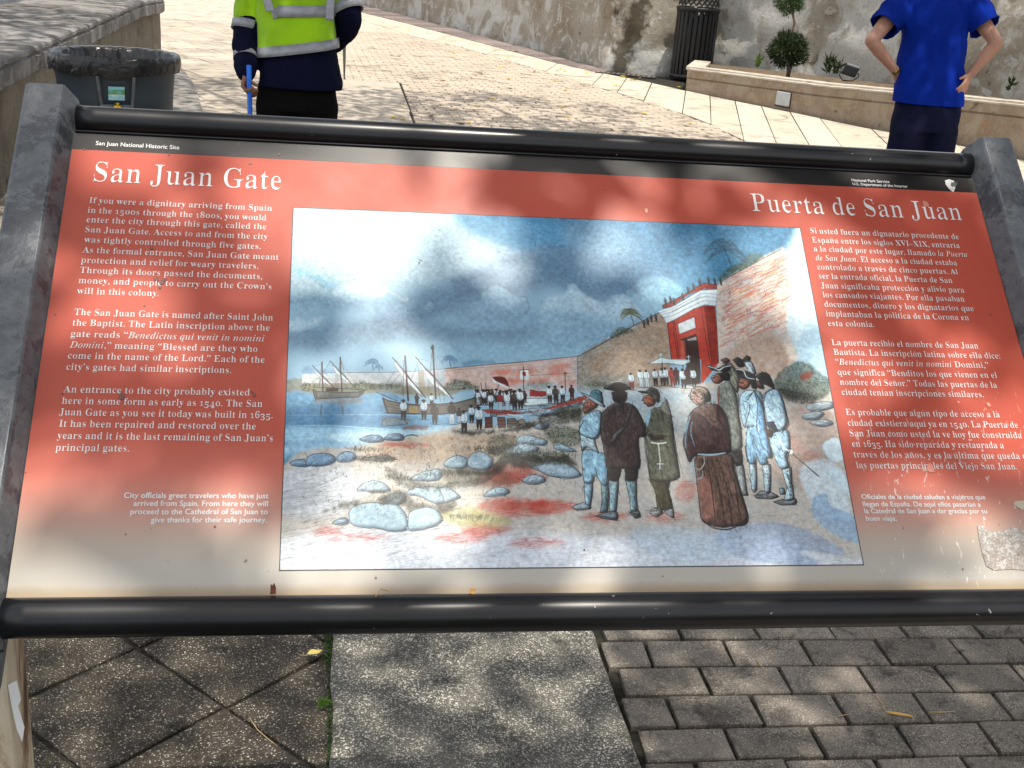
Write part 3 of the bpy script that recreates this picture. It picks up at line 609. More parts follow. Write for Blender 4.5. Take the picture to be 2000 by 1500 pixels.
    rig('1697,100 1712,400 1735,800', '1475,255 1600,400 1700,500 1960,800', '1510,330 1560,370 1600,430 1700,520 1760,610 1830,660 1880,720 1950,800 1860,740 1780,670 1700,620 1640,560 1600,480 1570,420', ('1690,150 1660,420 1650,700', '1700,160 1760,450 1780,820', '1700,160 1850,400 1940,550', '1500,280 1640,300', '1500,360 1520,460', '1680,200 1670,460', '1640,560 1630,760', '1760,640 1800,830', '1690,140 1690,200', '1820,680 1850,830'), 4)
    W('1670,140 1697,100 1720,150 1697,170', (.2, .25, .28), .9, 'A')
    W('1030,1140 1090,1040 1400,1060 1370,1130 1100,1150', (.5, .5, .5), .7, 'A', soft=2); O('1030,1140 1090,1040 1250,1050 1370,1120 1100,1150', 1.2, fr='A', n=1)
    W('1280,1190 1400,1150 1640,1140 1620,1190 1400,1210', (.5, .3, .26), .6, 'A', soft=2, rough=2)
    # beach cargo, red boat
    W('490,740 900,760 1200,760 1400,690 1800,560 1760,640 1300,740 900,800 600,800', (.72, .27, .2), .8, 'B', rough=2, var=.3)
    W('1020,590 1320,590 1370,660 1020,690', (.86, .9, .9), .95, 'B', sm=False); O('1020,590 1320,590 1370,660 1020,690', 1.2, fr='B', sm=False, n=1)
    W('1090,480 1300,500 1310,570 1090,575', (.6, .16, .12), .9, 'B', sm=False, rough=1)
    L('1020,700 1200,690 1400,670 1800,560', 1.4, fr='B'); L('490,750 900,790 1200,770', 1.6, fr='B')
    Hh('490,740 900,760 1200,760 1400,690 1800,560 1760,640 900,800 600,800', -.1, 100, 14, (.3, .08, .06), .5, 'B')
    for q, c in (('510,840 600,835 605,970 515,980', (.4, .18, .14)), ('670,840 770,840 780,970 680,975', (.45, .25, .2)), ('580,780 660,785 660,830 580,825', (.45, .45, .45)), ('790,860 890,850 960,930 800,970', (.42, .34, .28)), ('930,880 1000,860 1050,920 950,930', (.6, .5, .4))):
        W(q, c, .9, 'B', sm=False); O(q, 1.4, fr='B', sm=False)
    for q in ('800,800 990,830', '510,840 600,840', '790,890 900,890', '790,920 920,920', '510,870 600,870', '510,920 605,920', '670,880 775,880', '670,930 780,930'): L(q, 1.6, fr='B', a=.7)
    L('800,800 990,828', 4, (.85, .88, .88), .9, 'B')
    for k in range(26):                                   # more of the crowd behind the front rank
        s.person(s.rng.uniform(380, 1030), s.rng.uniform(470, 500), s.rng.uniform(150, 215), 'B', (.86, .88, .9) if s.rng.random() < .6 else (.3, .2, .18), (.2, .15, .14))
    for x, y, h, t, b in ((415, 490, 200, 0, 0), (495, 480, 210, 0, 1), (560, 480, 210, 1, 0), (580, 520, 230, 0, 1), (700, 510, 250, 2, 0), (790, 510, 260, 0, 0), (885, 500, 260, 1, 1), (960, 470, 280, 0, 1), (1340, 430, 240, 0, 1), (1420, 430, 250, 1, 1), (1510, 430, 230, 0, 1), (1630, 420, 210, 3, 3)):
        s.person(x, y, h, 'B', [(.87, .9, .92), (.3, .24, .22), (.6, .2, .17), (.3, .1, .08)][t], [(.7, .74, .76), (.2, .13, .12), (.2, .2, .2), (.3, .1, .08)][b])
    for x, y, h, t, b in ((1315, 810, 270, 0, 1), (1580, 810, 270, 0, 1), (1490, 730, 160, 1, 1), (1680, 730, 180, 0, 1), (1720, 860, 280, 1, 1), (1940, 840, 300, 1, 0)):
        s.person(x, y, h, 'A', [(.84, .88, .9), (.25, .2, .19)][t], [(.78, .8, .82), (.16, .11, .1)][b])
    for x, y, h, t, b in ((230, 750, 300, 0, 1), (330, 680, 240, 0, 1), (425, 700, 310, 0, 1), (170, 720, 200, 1, 0)):
        s.person(x, y, h, 'B', [(.84, .88, .9), (.25, .2, .19)][t], [(.78, .8, .82), (.16, .11, .1)][b])
    W('610,320 680,310 760,320 800,370 820,440 760,410 700,390 640,360', (.42, .1, .09), .95, 'B'); W('610,325 640,360 700,395 810,450 790,460 700,420 630,390', (.88, .9, .9), .95, 'B'); L('690,410 650,520 630,580', 2.2, fr='B')
    W('965,225 1075,215 1080,360 970,345', (.88, .9, .9), .95, 'B', sm=False); W('1000,250 1035,250 1040,300 1005,300', (.6, .12, .1), .9, 'B'); L('1010,180 1010,560', 2, fr='B', sm=False); L('960,225 1080,215', 1.8, fr='B', sm=False)
    L('1548,250 1552,500', 2, (.3, .14, .12), .9, 'B', sm=False); L('1525,265 1570,265', 2, (.3, .14, .12), .9, 'B', sm=False)
    for q in ('380,430 390,560', '455,390 475,520', '515,390 530,520'): L(q, 1.6, fr='B', sm=False)
    # procession at the gate
    for x, y, h, t, b in ((470, 1320, 250, 0, 2), (590, 1280, 260, 0, 0), (670, 1280, 260, 0, 0), (780, 1270, 250, 0, 1), (870, 1260, 260, 0, 1), (915, 1250, 270, 0, 1), (1000, 1250, 290, 2, 2), (1060, 1250, 260, 1, 1), (1140, 1265, 290, 0, 1), (1275, 1260, 270, 0, 1), (1200, 1250, 260, 1, 1)):
        s.person(x, y, h, 'C', [(.88, .92, .94), (.3, .13, .11), (.7, .22, .16)][t], [(.75, .8, .83), (.16, .1, .09), (.55, .15, .11)][b], hat=False)
    W('700,1210 860,1130 1000,1150 1250,1160 1240,1190 1160,1230 1000,1200 880,1200 760,1210', (.88, .95, .97), .97, 'C', sm=False); O('700,1210 860,1130 1000,1150 1250,1160 1160,1230 880,1200', 1.1, fr='C', a=.6, n=1, sm=False)
    for q in ('862,1070 862,1135', '845,1095 885,1095', '1225,1100 1225,1160', '1200,1120 1250,1120', '880,1180 890,1330', '1150,1220 1160,1300'): L(q, 2, (.85, .92, .95) if q[-3:] in ('135', '095', '160', '120') else ink, .9, 'C', sm=False)
    # --- foreground people
    def fig(parts, fr):
        for pts, col, hs in parts:
            W(pts, col, .96, fr, var=.1, tone=.3, grain=.14, sm=len(pts.split()) > 7, rough=.7); 
            if hs: Hh(pts, hs[1], hs[0], hs[2] if len(hs) > 2 else 14, np.array(col) * .35, .45, fr, 1.1)
            s.form(pts, fr, .85, .22, 5)
            if hs: s.folds(pts, fr, hs[1], max(6, hs[0] // 9), 22, np.array(col) * .3, np.clip(np.array(col) * 1.5, 0, .95))
            O(pts, 1.0, fr=fr, a=.8, n=3, sm=len(pts.split()) > 7)
    lb = (.66, .8, .87); br = (.32, .25, .24); ol = (.42, .41, .34); sk = (.68, .43, .34)
    fig([('340,1000 410,1000 410,1220 400,1290 330,1300 350,1200', (.5, .6, .62), (20, 1.4)), ('190,1020 270,1030 250,1240 200,1240', lb, (25, 1.4)), ('80,1245 180,1210 250,1245 240,1270 120,1280', (.75, .8, .82), None),
         ('170,760 230,730 330,760 400,800 410,1030 350,1050 290,960 270,1030 190,1030 170,900', (.58, .74, .82), (70, 1.3)), ('150,600 270,600 300,700 320,770 220,710 165,750', (.8, .88, .9), (15, .8)),
         ('150,480 200,420 300,380 350,420 340,560 290,640 160,600 140,540', lb, (50, 1.2)), ('170,360 200,290 260,270 320,300 300,350 220,400 185,410', sk, (20, .5)), ('230,260 250,210 300,195 345,220 360,320 320,310', (.36, .52, .56), (25, .8)), ('150,220 190,225 280,270 370,330 370,355 280,310', (.75, .82, .84), None)], 'D')
    fig([('410,1010 500,1010 490,1200 480,1290 420,1290 415,1150', (.62, .72, .74), (35, 1.5)), ('560,1010 660,1010 665,1180 670,1290 610,1290 600,1180', (.62, .72, .74), (35, 1.5)), ('290,1330 410,1290 490,1300 485,1370 340,1350', (.5, .55, .56), (15, 0)), ('600,1300 680,1280 700,1340 650,1355', (.45, .45, .44), (10, 0)),
         ('400,890 520,900 500,1010 440,1020 390,990', (.24, .19, .17), (50, 1.2)), ('550,900 670,900 660,1010 560,1010', (.24, .19, .17), (50, 1.2)),
         ('340,430 400,350 480,310 580,315 650,350 700,440 740,560 730,620 680,640 690,900 560,905 400,900 380,830 340,600', br, (330, 1.5, 20)),
         ('450,600 540,520 600,340 620,370 570,520 470,650 420,680', (.45, .38, .37), (20, -1)), ('430,220 500,190 570,220 565,290 520,320 450,300', (.16, .12, .12), (30, 1.2)), ('515,310 540,310 545,410 525,400', (.1, .08, .08), None),
         ('365,180 420,140 500,125 560,135 610,180 560,200 480,205 400,195', (.2, .17, .17), (40, 0))], 'D')
    L('380,170 450,125 530,125 600,165', 2.4, (.75, .8, .8), .8, 'D'); W('320,760 350,630 345,640 330,770', (.6, .75, .82), .9, 'D', sm=False)
    fig([('780,1000 960,1010 950,1090 990,1260 900,1280 850,1280 830,1120', (.36, .32, .2), (110, 1.4, 20)), ('790,1270 870,1260 900,1300 850,1340 790,1320', (.76, .74, .68), (15, .3)), ('910,1290 990,1260 1000,1350 950,1330', (.8, .8, .8), (10, 1)),
         ('740,540 760,420 800,370 870,350 940,340 980,460 1000,620 1000,680 1050,940 1040,990 960,1020 790,1000 770,820', ol, (260, 1.35, 18)), ('870,360 900,310 930,280 980,440 950,450', (.55, .54, .47), (25, .9)), ('750,590 830,610 900,600 900,640 800,650', (.24, .12, .1), (15, 0)),
         ('720,290 730,250 780,240 830,290 820,330 760,350', (.76, .45, .34), (12, .5)), ('735,210 790,175 840,190 870,240 860,310 820,290 780,240', (.36, .33, .3), (45, .7)), ('670,210 720,205 760,225 710,225', (.18, .15, .14), None)], 'D')
    W('740,460 770,380 790,400 760,520', (.65, .8, .88), .8, 'D')
    for i in range(13): L([(790 + i * 11, 668 + 10 * np.sin(i / 4)), (793 + i * 11, 669 + 10 * np.sin(i / 4))], 4, (.9, .88, .84), .95, 'D')
    for i in range(9): L([(855 + i * 2, 690 + i * 18), (856 + i * 2, 692 + i * 18)], 4, (.9, .88, .84), .95, 'D')
    L('868,850 870,910', 3, (.85, .84, .86), .9, 'D'); L('845,862 895,862', 3, (.85, .84, .86), .9, 'D')
    # men behind, then the group of three, then the friar
    fig([('540,60 570,20 610,40 600,70 560,80', (.2, .18, .17), None), ('560,80 610,70 640,120 650,180 590,170', (.78, .84, .88), (15, 1)), ('460,60 500,35 540,60 560,110 510,120', (.2, .2, .2), None), ('360,60 410,40 440,70 400,100', (.45, .3, .24), None), ('400,110 440,80 480,130 520,200 500,330 430,220', (.6, .6, .52), (70, 1.3))], 'E')
    fig([('480,920 550,910 580,1120 590,1160 530,1150 500,1000', (.72, .72, .7), (30, 1.4)), ('440,780 530,780 545,900 490,920 450,860', (.3, .28, .26), (50, 1)), ('340,290 400,240 450,250 490,340 510,480 540,760 440,790 400,560 350,440', (.6, .6, .55), (160, 1.3)),
         ('290,210 330,170 380,180 390,220 350,250 310,250', sk, (14, .4)), ('340,170 400,150 440,180 430,230 380,220', (.17, .14, .13), (20, 1)), ('250,105 290,110 330,130 400,100 440,110 430,150 360,150 290,140', (.22, .2, .19), (20, .2))], 'E')
    L('255,108 310,125 350,140 390,115 440,105', 3.4, (.88, .92, .93), .95, 'E'); L('350,300 345,430', 4, (.6, .28, .2), .8, 'E')
    fig([('640,1160 690,1120 770,1130 840,1170 780,1190 660,1185', (.6, .6, .6), (15, 0)), ('700,910 770,910 775,1020 770,1135 725,1130', (.8, .87, .89), (12, 1.5)), ('595,900 655,900 660,1120 610,1110', (.78, .85, .88), (12, 1.5)),
         ('580,620 640,590 720,640 790,840 740,860 750,900 690,910 650,820 655,900 590,890 570,760', (.55, .71, .82), (90, 1.4)), ('520,360 570,310 640,310 700,340 720,500 730,640 640,600 560,610 530,520', (.7, .82, .89), (70, 1.35)), ('630,300 660,420 650,600 700,760 780,850 740,620 710,430', (.5, .66, .8), (30, 1.4)),
         ('500,240 540,200 600,210 600,270 560,300 520,290', sk, (14, .5)), ('590,180 640,190 660,290 620,290 600,240', (.15, .13, .12), (18, 1.3)), ('480,130 540,140 600,160 650,200 640,220 570,215 510,190', (.2, .2, .2), (18, .4))], 'E')
    L('485,135 545,145 575,200 640,215', 3.4, (.88, .92, .93), .95, 'E')
    for q in ('580,380 620,330', '570,360 640,310 660,290', '540,390 600,430 560,600'): L(q, 3, (.2, .2, .24), .7, 'E')
    fig([('790,1210 880,1190 970,1180 980,1230 860,1240', (.62, .62, .6), (12, 0)), ('860,950 940,930 945,1060 965,1190 880,1200 905,1100', (.8, .89, .92), (15, 1.5)), ('840,1100 880,1100 890,1150 850,1150', (.7, .8, .84), None),
         ('760,690 860,620 920,650 930,780 900,840 920,930 850,940 800,840', (.68, .8, .88), (60, 1.2)), ('710,360 740,310 800,290 850,330 890,450 905,580 850,640 760,600 730,500', (.74, .84, .91), (60, 1.3)), ('730,570 790,560 830,640 770,640', (.3, .32, .4), (14, .4)), ('725,620 790,640 780,690 740,670', (.36, .24, .2), (12, .5)),
         ('660,230 700,240 720,290 680,295 650,270', (.36, .24, .2), (10, .5)), ('650,190 700,155 760,180 800,270 800,300 730,260 690,240', (.16, .15, .15), (50, .9))], 'E')
    L('800,290 730,330 720,390', 4, (.25, .26, .34), .8, 'E'); L('820,660 870,760 930,810', 5, (.85, .9, .93), .95, 'E'); L('930,810 1050,910 1160,1005', 4, (.25, .2, .18), .9, 'E', sm=False); L('930,815 1050,905 1150,990', 1.4, (.7, .68, .64), .9, 'E', sm=False)
    W('920,790 945,790 950,820 925,825', (.9, .93, .95), .95, 'E')
    for i in range(7): L([(905 + i * 5, 960 + i * 32), (907 + i * 5, 966 + i * 32)], 2.4, ink, .8, 'E'); L([(735 + i * 4, 930 + i * 28), (736 + i * 4, 935 + i * 28)], 2.2, ink, .7, 'E')
    for i in range(26):
        x = s.rng.uniform(540, 880); y = s.rng.uniform(340, 820)
        if 560 < x < 700 or x > 780: L([(x, y), (x + s.rng.normal(0, 8), y + 14), (x + s.rng.normal(0, 8), y + 34)], 3, (.86, .93, .96), .55, 'E')
    fig([('170,840 440,830 480,960 540,1150 590,1330 560,1400 450,1410 380,1420 250,1390 205,1340 180,1150 165,1000', (.48, .36, .31), (260, 1.42, 34)),
         ('110,500 180,440 260,420 350,430 420,540 440,700 430,820 180,830 110,890 70,760 80,640', (.36, .25, .24), (330, 1.3, 18)), ('130,480 200,430 290,415 350,440 350,540 410,640 300,600 220,520', (.5, .38, .35), (60, .9)),
         ('120,320 130,290 170,290 230,330 250,390 200,430 140,400 120,350', (.74, .62, .58), (18, .5)), ('140,280 190,270 250,290 280,340 240,340 180,310', (.72, .6, .52), None), ('230,350 280,340 280,390 240,405', (.16, .13, .12), (16, 1.2))], 'E')
    W('180,1050 240,1000 300,1120 330,1300 240,1350 205,1240', (.82, .55, .48), .55, 'E', soft=4, var=.3)
    for q in ('250,860 290,1100 320,1380', '290,860 350,1100 400,1400', '340,860 420,1120 460,1400', '400,850 480,1080 530,1380', '210,860 230,1000'): L(q, 2.4, (.16, .1, .09), .75, 'E')
    L('180,825 290,830 400,815', 6, (.72, .8, .84), .95, 'E'); L('160,330 175,370 150,400', 5, (.8, .4, .3), .5, 'E')
    L('225,840 230,900 190,950 150,930', 3, (.8, .8, .78), .85, 'E'); L('220,960 210,1010 170,1030', 3, (.75, .78, .78), .8, 'E'); L('135,890 145,1000', 4, (.6, .75, .82), .85, 'E')
    L('110,520 80,640 75,780', 5, (.62, .8, .9), .7, 'E'); L('130,560 120,660 150,760', 4, (.62, .8, .9), .6, 'E')
    # faces: brows, noses, mouths, ears
    for q, w in (('195,300 180,318 168,330 178,338', 2), ('205,312 222,308', 2.4), ('180,362 200,366', 2), ('232,300 246,318 240,338', 1.6)): L(q, w, (.2, .1, .08), .85, 'D')
    for q, w in (('722,262 708,285 704,292 722,296', 2), ('735,270 752,268', 2.4), ('722,312 742,316', 2), ('790,270 802,290 795,305', 1.6)): L(q, w, (.25, .1, .07), .85, 'D')
    for q, w in (('128,305 112,335 100,350 118,360 112,372 128,385', 2.2), ('134,328 158,326', 2.6), ('122,378 148,376', 2), ('190,340 212,345 210,372 194,380', 2), ('160,392 190,415', 1.6)): L(q, w, (.15, .1, .1), .85, 'E')
    for q, w in (('292,195 284,212 296,220 292,235', 2), ('300,205 322,202', 2.4), ('300,238 320,238', 2), ('362,205 372,220 364,236', 1.8)): L(q, w, (.2, .1, .08), .85, 'E')
    for q, w in (('510,238 500,258 512,264', 2), ('520,246 542,244', 2.4), ('518,276 536,276', 2), ('664,250 656,268 668,274', 1.8)): L(q, w, (.15, .08, .07), .85, 'E')
    # loose charcoal contour strokes around the figures
    for q, fr in (('340,430 330,560 345,640', 'D'), ('700,420 745,560 735,640', 'D'), ('1000,600 1010,690 1060,950', 'D'), ('760,560 735,640 770,900 790,1010', 'D'), ('180,470 140,560 150,640', 'D'), ('75,640 60,740 100,880', 'E'), ('420,540 445,700 435,830', 'E'), ('200,1340 300,1420 450,1425 590,1340', 'E'), ('890,450 912,580 860,650', 'E'), ('930,780 905,850 925,940 960,1180', 'E'), ('505,340 515,560 540,620', 'E'), ('560,760 585,890', 'E')):
        for k in range(3): p = s.T(q, fr); L(p + s.rng.normal(0, 1.6, p.shape), 1.6, (.1, .09, .09), .6, raw=True)
    # overall pencil haze, paper grain
    g = (s.grain - .5); s.c += g[..., None] * .16 * (1.15 - s.c); s.c += (s.n3 - .5)[..., None] * .03
    lum = s.c.mean(2, keepdims=True); s.c = lum + (s.c - lum) * .95; s.c = (s.c - .52) * 1.16 + .50; s.c *= np.array([.95, 1.0, 1.02], np.float32)
    e = 2; dark = np.array([.2, .2, .22], np.float32)
    s.c[:e] = dark; s.c[-e:] = dark; s.c[:, :e] = dark; s.c[:, -e:] = dark
    return np.clip(s.c, .02, .97)
# ---------------------------------------------------------------- palette
M_TILE = speckle('weathered_aggregate_tile', (.012, .010, .007), (.045, .037, .029), (.60, .57, .49), 190, 5, .36, .85, .3, moss=.6, cover=.33)
M_FARTILE = speckle('pale_aggregate_tile', (.24, .21, .17), (.44, .385, .31), (.6, .55, .46), 160, 2, .4, .85, .14, cover=.4)
M_STRIP = speckle('salt_and_pepper_concrete', (.035, .034, .030), (.12, .115, .10), (.72, .69, .60), 200, 4, .60, .85, .06, cover=.6)
M_BRICK = speckle('grey_aggregate_brick', (.05, .044, .037), (.19, .167, .142), (.60, .55, .46), 260, 6, .42, .85, .3, cover=.45)
M_FARBRICK = speckle('buff_brick', (.28, .235, .19), (.46, .39, .31), (.6, .54, .44), 120, 1.2, .4, .85, .2, cover=.3)  # paler copy of the near brick; its tone carries the plaza's sunlight
M_BAND = speckle('smooth_pale_concrete', (.34, .30, .24), (.54, .48, .385), (.64, .6, .5), 150, 1.3, .35, .8, .08, cover=.3)
M_EDGE = speckle('shade_toned_purple_paver', (.12, .095, .09), (.22, .18, .17), (.35, .31, .29), 150, 2, .4, .85, .25, cover=.3)  # purple tone has the wall's shade painted into the pavers
M_GROUT = simple('dark_joint_grit', (.028, .026, .020), .95, .2, var=.5, scale=60, bmp=.5)

def plaster(name, base, white, dark, tan, relief=.6, sc=1.0, damp=None):
    m, nt, b = newmat(name, .9, .2); g = geo(nt)
    a = noise_(nt, .9 * sc, 8, .62, g, .6); c = ramp(nt, a, [(.30, tan), (.42, base), (.50, tuple(x * 1.15 for x in base)), (.555, white), (.70, tuple(x * .9 for x in white))])
    e = noise_(nt, 2.6 * sc, 9, .72, g, 1.4); c = mixc(nt, ramp(nt, e, [(.54, (0, 0, 0)), (.58, (.85, .85, .85))]), c, white)
    f = noise_(nt, 1.9 * sc, 10, .78, g, .9); c = mixc(nt, ramp(nt, f, [(.60, (0, 0, 0)), (.645, (.8, .8, .8)), (.70, (1, 1, 1))]), c, dark)
    h = noise_(nt, 26 * sc, 6, .75, g); c = mixc(nt, .55, c, ramp(nt, h, [(.3, (.35, .34, .32)), (.7, (1, 1, 1))]), 'MULTIPLY')
    k = noise_(nt, 9 * sc, 5, .8, g, 2); c = mixc(nt, ramp(nt, k, [(.66, (0, 0, 0)), (.70, (1, 1, 1))]), c, tuple(x * .6 for x in dark))
    if damp is not None:                                   # one damp streak running down the wall at a known place
        sx = nt.nodes.new('ShaderNodeSeparateXYZ'); nt.links.new(g, sx.inputs[0])
        w = math_(nt, 'ADD', sx.outputs[0], math_(nt, 'ADD', math_(nt, 'MULTIPLY', sx.outputs[2], -.22), math_(nt, 'MULTIPLY', noise_(nt, 2.6, 6, .7, g), .8)))
        d = math_(nt, 'ABSOLUTE', math_(nt, 'SUBTRACT', w, damp)); c = mixc(nt, ramp(nt, d, [(.07, (.9, .9, .9)), (.17, (0, 0, 0))]), c, (.055, .045, .028))
    nt.links.new(c, b.inputs['Base Color'])
    bump(nt, b, math_(nt, 'ADD', math_(nt, 'MULTIPLY', e, 1.0), math_(nt, 'MULTIPLY', h, .35)), relief, .03); return m
M_WALL = plaster('old_lime_plaster', (.335, .305, .255), (.56, .555, .53), (.07, .052, .035), (.29, .23, .16), .7, 1.0, damp=4.98)
M_PLANTER = plaster('stained_pink_stucco', (.33, .255, .19), (.42, .35, .27), (.06, .05, .04), (.38, .24, .14), .5, 3.2)
M_COPE = plaster('pale_planter_coping', (.46, .41, .34), (.58, .54, .46), (.16, .14, .12), (.42, .37, .30), .35, 3)
M_LWALLT = plaster('grey_weathered_coping_top', (.17, .16, .15), (.30, .29, .28), (.05, .045, .04), (.12, .11, .10), .35, 2.2)
M_LFACE = plaster('mossy_streaked_concrete', (.20, .17, .13), (.26, .23, .18), (.035, .034, .018), (.16, .13, .09), .5, 2.0)
M_SIDING = simple('grey_metal_siding', (.2, .22, .24), .5, .5, var=.1)

# ---------------------------------------------------------------- ground
ground = mesh('ground', [(-60, -30, -.012), (60, -30, -.012), (60, 90, -.012), (-60, 90, -.012)], [(0, 1, 2, 3)], M_GROUT); tag(ground, kind='structure')
rng = random.Random(5)
def clip_poly(poly, a, b, c):                              # keep a*x+b*y<=c
    out = []
    for i in range(len(poly)):
        p, q = poly[i], poly[(i + 1) % len(poly)]; dp = a * p[0] + b * p[1] - c; dq = a * q[0] + b * q[1] - c
        if dp <= 0: out.append(p)
        if dp * dq < 0:
            t = dp / (dp - dq); out.append((p[0] + (q[0] - p[0]) * t, p[1] + (q[1] - p[1]) * t))
    return out
def area(p): return abs(sum(p[i][0] * p[(i + 1) % len(p)][1] - p[(i + 1) % len(p)][0] * p[i][1] for i in range(len(p)))) / 2
def piece(bm, poly, z0, z1, bev=.003, tilt=0):
    """a paving piece with a small worn chamfer; about 30 triangles"""
    cx = sum(p[0] for p in poly) / len(poly); cy = sum(p[1] for p in poly) / len(poly)
    def ins(d): 
        r = []
        for p in poly:
            v = Vector((cx - p[0], cy - p[1])); l = v.length; r.append((p[0] + v.x / l * d, p[1] + v.y / l * d))
        return r
    tx, ty = rng.gauss(0, tilt), rng.gauss(0, tilt); n = len(poly)
    zf = lambda p, z: z + tx * (p[0] - cx) + ty * (p[1] - cy)
    rs = [[(p[0], p[1], z0) for p in poly], [(p[0], p[1], zf(p, z1 - bev)) for p in poly], [(p[0], p[1], zf(p, z1)) for p in ins(bev * 1.5)]]
    V = [[bm.verts.new(p) for p in r] for r in rs]
    for i in range(2):
        for j in range(n): bm.faces.new((V[i][j], V[i][(j + 1) % n], V[i + 1][(j + 1) % n], V[i + 1][j])).material_index = 1 - i   # sides dark with joint dirt and painted-in shadow
    bm.faces.new(V[2])
def pobj_(name, bm, m, parent):
    o = bm_obj(name, bm, m, parent); o.data.materials.append(M_GROUT); return o
def pave(name, m, parent, polys, z0, z1, tilt=.004, stuff=None, bev=.003, jz=.0015):
    if stuff:
        bm = bmesh.new()
        for p in polys: piece(bm, p, z0, z1 + rng.gauss(0, jz), bev, tilt)
        o = pobj_(stuff, bm, m, parent); o['kind'] = 'stuff'; return
    for p in polys:
        bm = bmesh.new(); piece(bm, p, z0, z1 + rng.gauss(0, jz), bev, tilt); pobj_(name, bm, m, parent)
def rot(p, c, a): x, y = p[0] - c[0], p[1] - c[1]; return (c[0] + x * math.cos(a) - y * math.sin(a), c[1] + x * math.sin(a) + y * math.cos(a))
def grid(c, a, sx, sy, gap, xr, yr, bond=0, jit=.0015):
    out = []
    for j in range(*yr):
        off = (j % 2) * bond * sx + rng.gauss(0, jit * 2)
        for i in range(*xr):
            x0, y0 = c[0] + i * sx + off, c[1] + j * sy; g = gap / 2
            q = [(x0 + g, y0 + g), (x0 + sx - g, y0 + g), (x0 + sx - g, y0 + sy - g), (x0 + g, y0 + sy - g)]
            out.append([rot((p[0] + rng.gauss(0, jit), p[1] + rng.gauss(0, jit)), c, a) for p in q])
    return out
GY = R(-.83)
# tiles laid on the diagonal, left of the slab strip
tiles = []
for q in grid((-.1, .83), R(-47), .328, .328, .011, (-9, 10), (-9, 10)):
    q = clip_poly(q, 1, 0, .372)
    q = clip_poly(q, 0, -1, .1); q = clip_poly(q, 0, 1, 2.6); q = clip_poly(q, -1, 0, 1.6)
    if len(q) > 2 and area(q) > .002: tiles.append(q)
diag = tag(mesh('tile_paving', [(-1.7, .05, -.008), (.372, .05, -.008), (.372, 2.65, -.008), (-1.7, 2.65, -.008)], [(0, 1, 2, 3)], M_GROUT), kind='structure')
pave('tile', M_TILE, diag, tiles, -.02, .002, .003)
far = []
for q in grid((-1.2, 12.4), R(26), .62, .62, .016, (-18, 22), (-22, 18)):
    q = clip_poly(q, 1, 0, .42); q = clip_poly(q, 0, -1, -2.62); q = clip_poly(q, 0, 1, 21); q = clip_poly(q, -1, 0, 4.2)
    if len(q) > 2 and area(q) > .01: far.append(q)
fard = tag(mesh('plaza_paving', [(-5, 2.6, -.006), (.42, 2.6, -.006), (.42, 60, -.006), (-5, 60, -.006)], [(0, 1, 2, 3)], M_FARTILE), kind='structure')
pave('tile', M_FARTILE, fard, far, -.03, .004, .002)
# concrete slab strip
strip = tag(mesh('slab_path', [(.38, -1, -.01), (1.0, -1, -.01), (1.05, 13, -.01), (.43, 13, -.01)], [(0, 1, 2, 3)], M_GROUT), kind='structure')
ys = [-.9, .11, 2.3, 4.1, 6.1, 8.3, 10.4, 12.9]
for a, b in zip(ys, ys[1:]):
    bm = bmesh.new(); n = 24; L = [(.352 + .006 * a + .003 * math.sin(i * 1.7 + a) + rng.gauss(0, .0012), a + (b - a - .012) * i / n) for i in range(n + 1)]
    Rr = [(1.0 + .008 * a + rng.gauss(0, .0012), a + (b - a - .012) * i / n) for i in range(n, -1, -1)]
    piece(bm, L + Rr, -.03, .016 if a < 5 else .007, .007); pobj_('slab', bm, M_STRIP if a < 5 else M_FARTILE, strip)
# brick paving, right of the strip
near = []
for q in grid((1.013, -.1), GY, .2035, .1145, .0105, (-2, 9), (-2, 15), .5, .0018):
    q = clip_poly(q, -1, 0, -1.014)
    if len(q) > 2 and area(q) > .0012: near.append(q)
brick_bed = tag(mesh('brick_paving', [(1.006, -.4, -.009), (5, -.4, -.009), (5, 24, -.009), (1.1, 24, -.009)], [(0, 1, 2, 3)], M_GROUT), kind='structure')
pave('brick', M_BRICK, brick_bed, near, -.02, .010, .006, bev=.004)
JC = [(4.0, 5.0), (4.2, 7.0), (4.32, 8.5), (4.36, 9.5), (4.38, 10.5), (4.2, 12.0), (3.87, 13.32), (3.31, 15.6), (2.43, 18.9), (1.65, 20.9), (.9, 24), (0, 28)]
def xj(y):
    for (a, b), (c, d) in zip(JC, JC[1:]):
        if b <= y <= d: return a + (c - a) * (y - b) / (d - b)
    return JC[0][0] if y < JC[0][1] else JC[-1][0]
fb = [q for q in grid((1.06, 7.2), R(2), .21, .115, .012, (-3, 20), (0, 122), .5, .002) if True]
fb2 = []
for q in fb:
    y = q[0][1]; q = clip_poly(q, -1, .008, -1.012 + (.68 if y > 12.9 else 0)); k_ = (xj(y + .3) - xj(y - .3)) / .6; q = clip_poly(q, 1, -k_, xj(y) - k_ * y - .025)
    if len(q) > 2 and area(q) > .0015: fb2.append(q)
fb = fb2
pave('brick', M_FARBRICK, brick_bed, fb, -.02, .006, .004, stuff='brick_courses', bev=.006, jz=.003)
M_MIDBRICK = speckle('mid_grey_buff_brick', (.12, .10, .085), (.27, .235, .195), (.52, .47, .39), 220, 3, .4, .85, .25, cover=.4)  # tone halfway between the dark near brick and the sun-toned far brick
mb_ = []
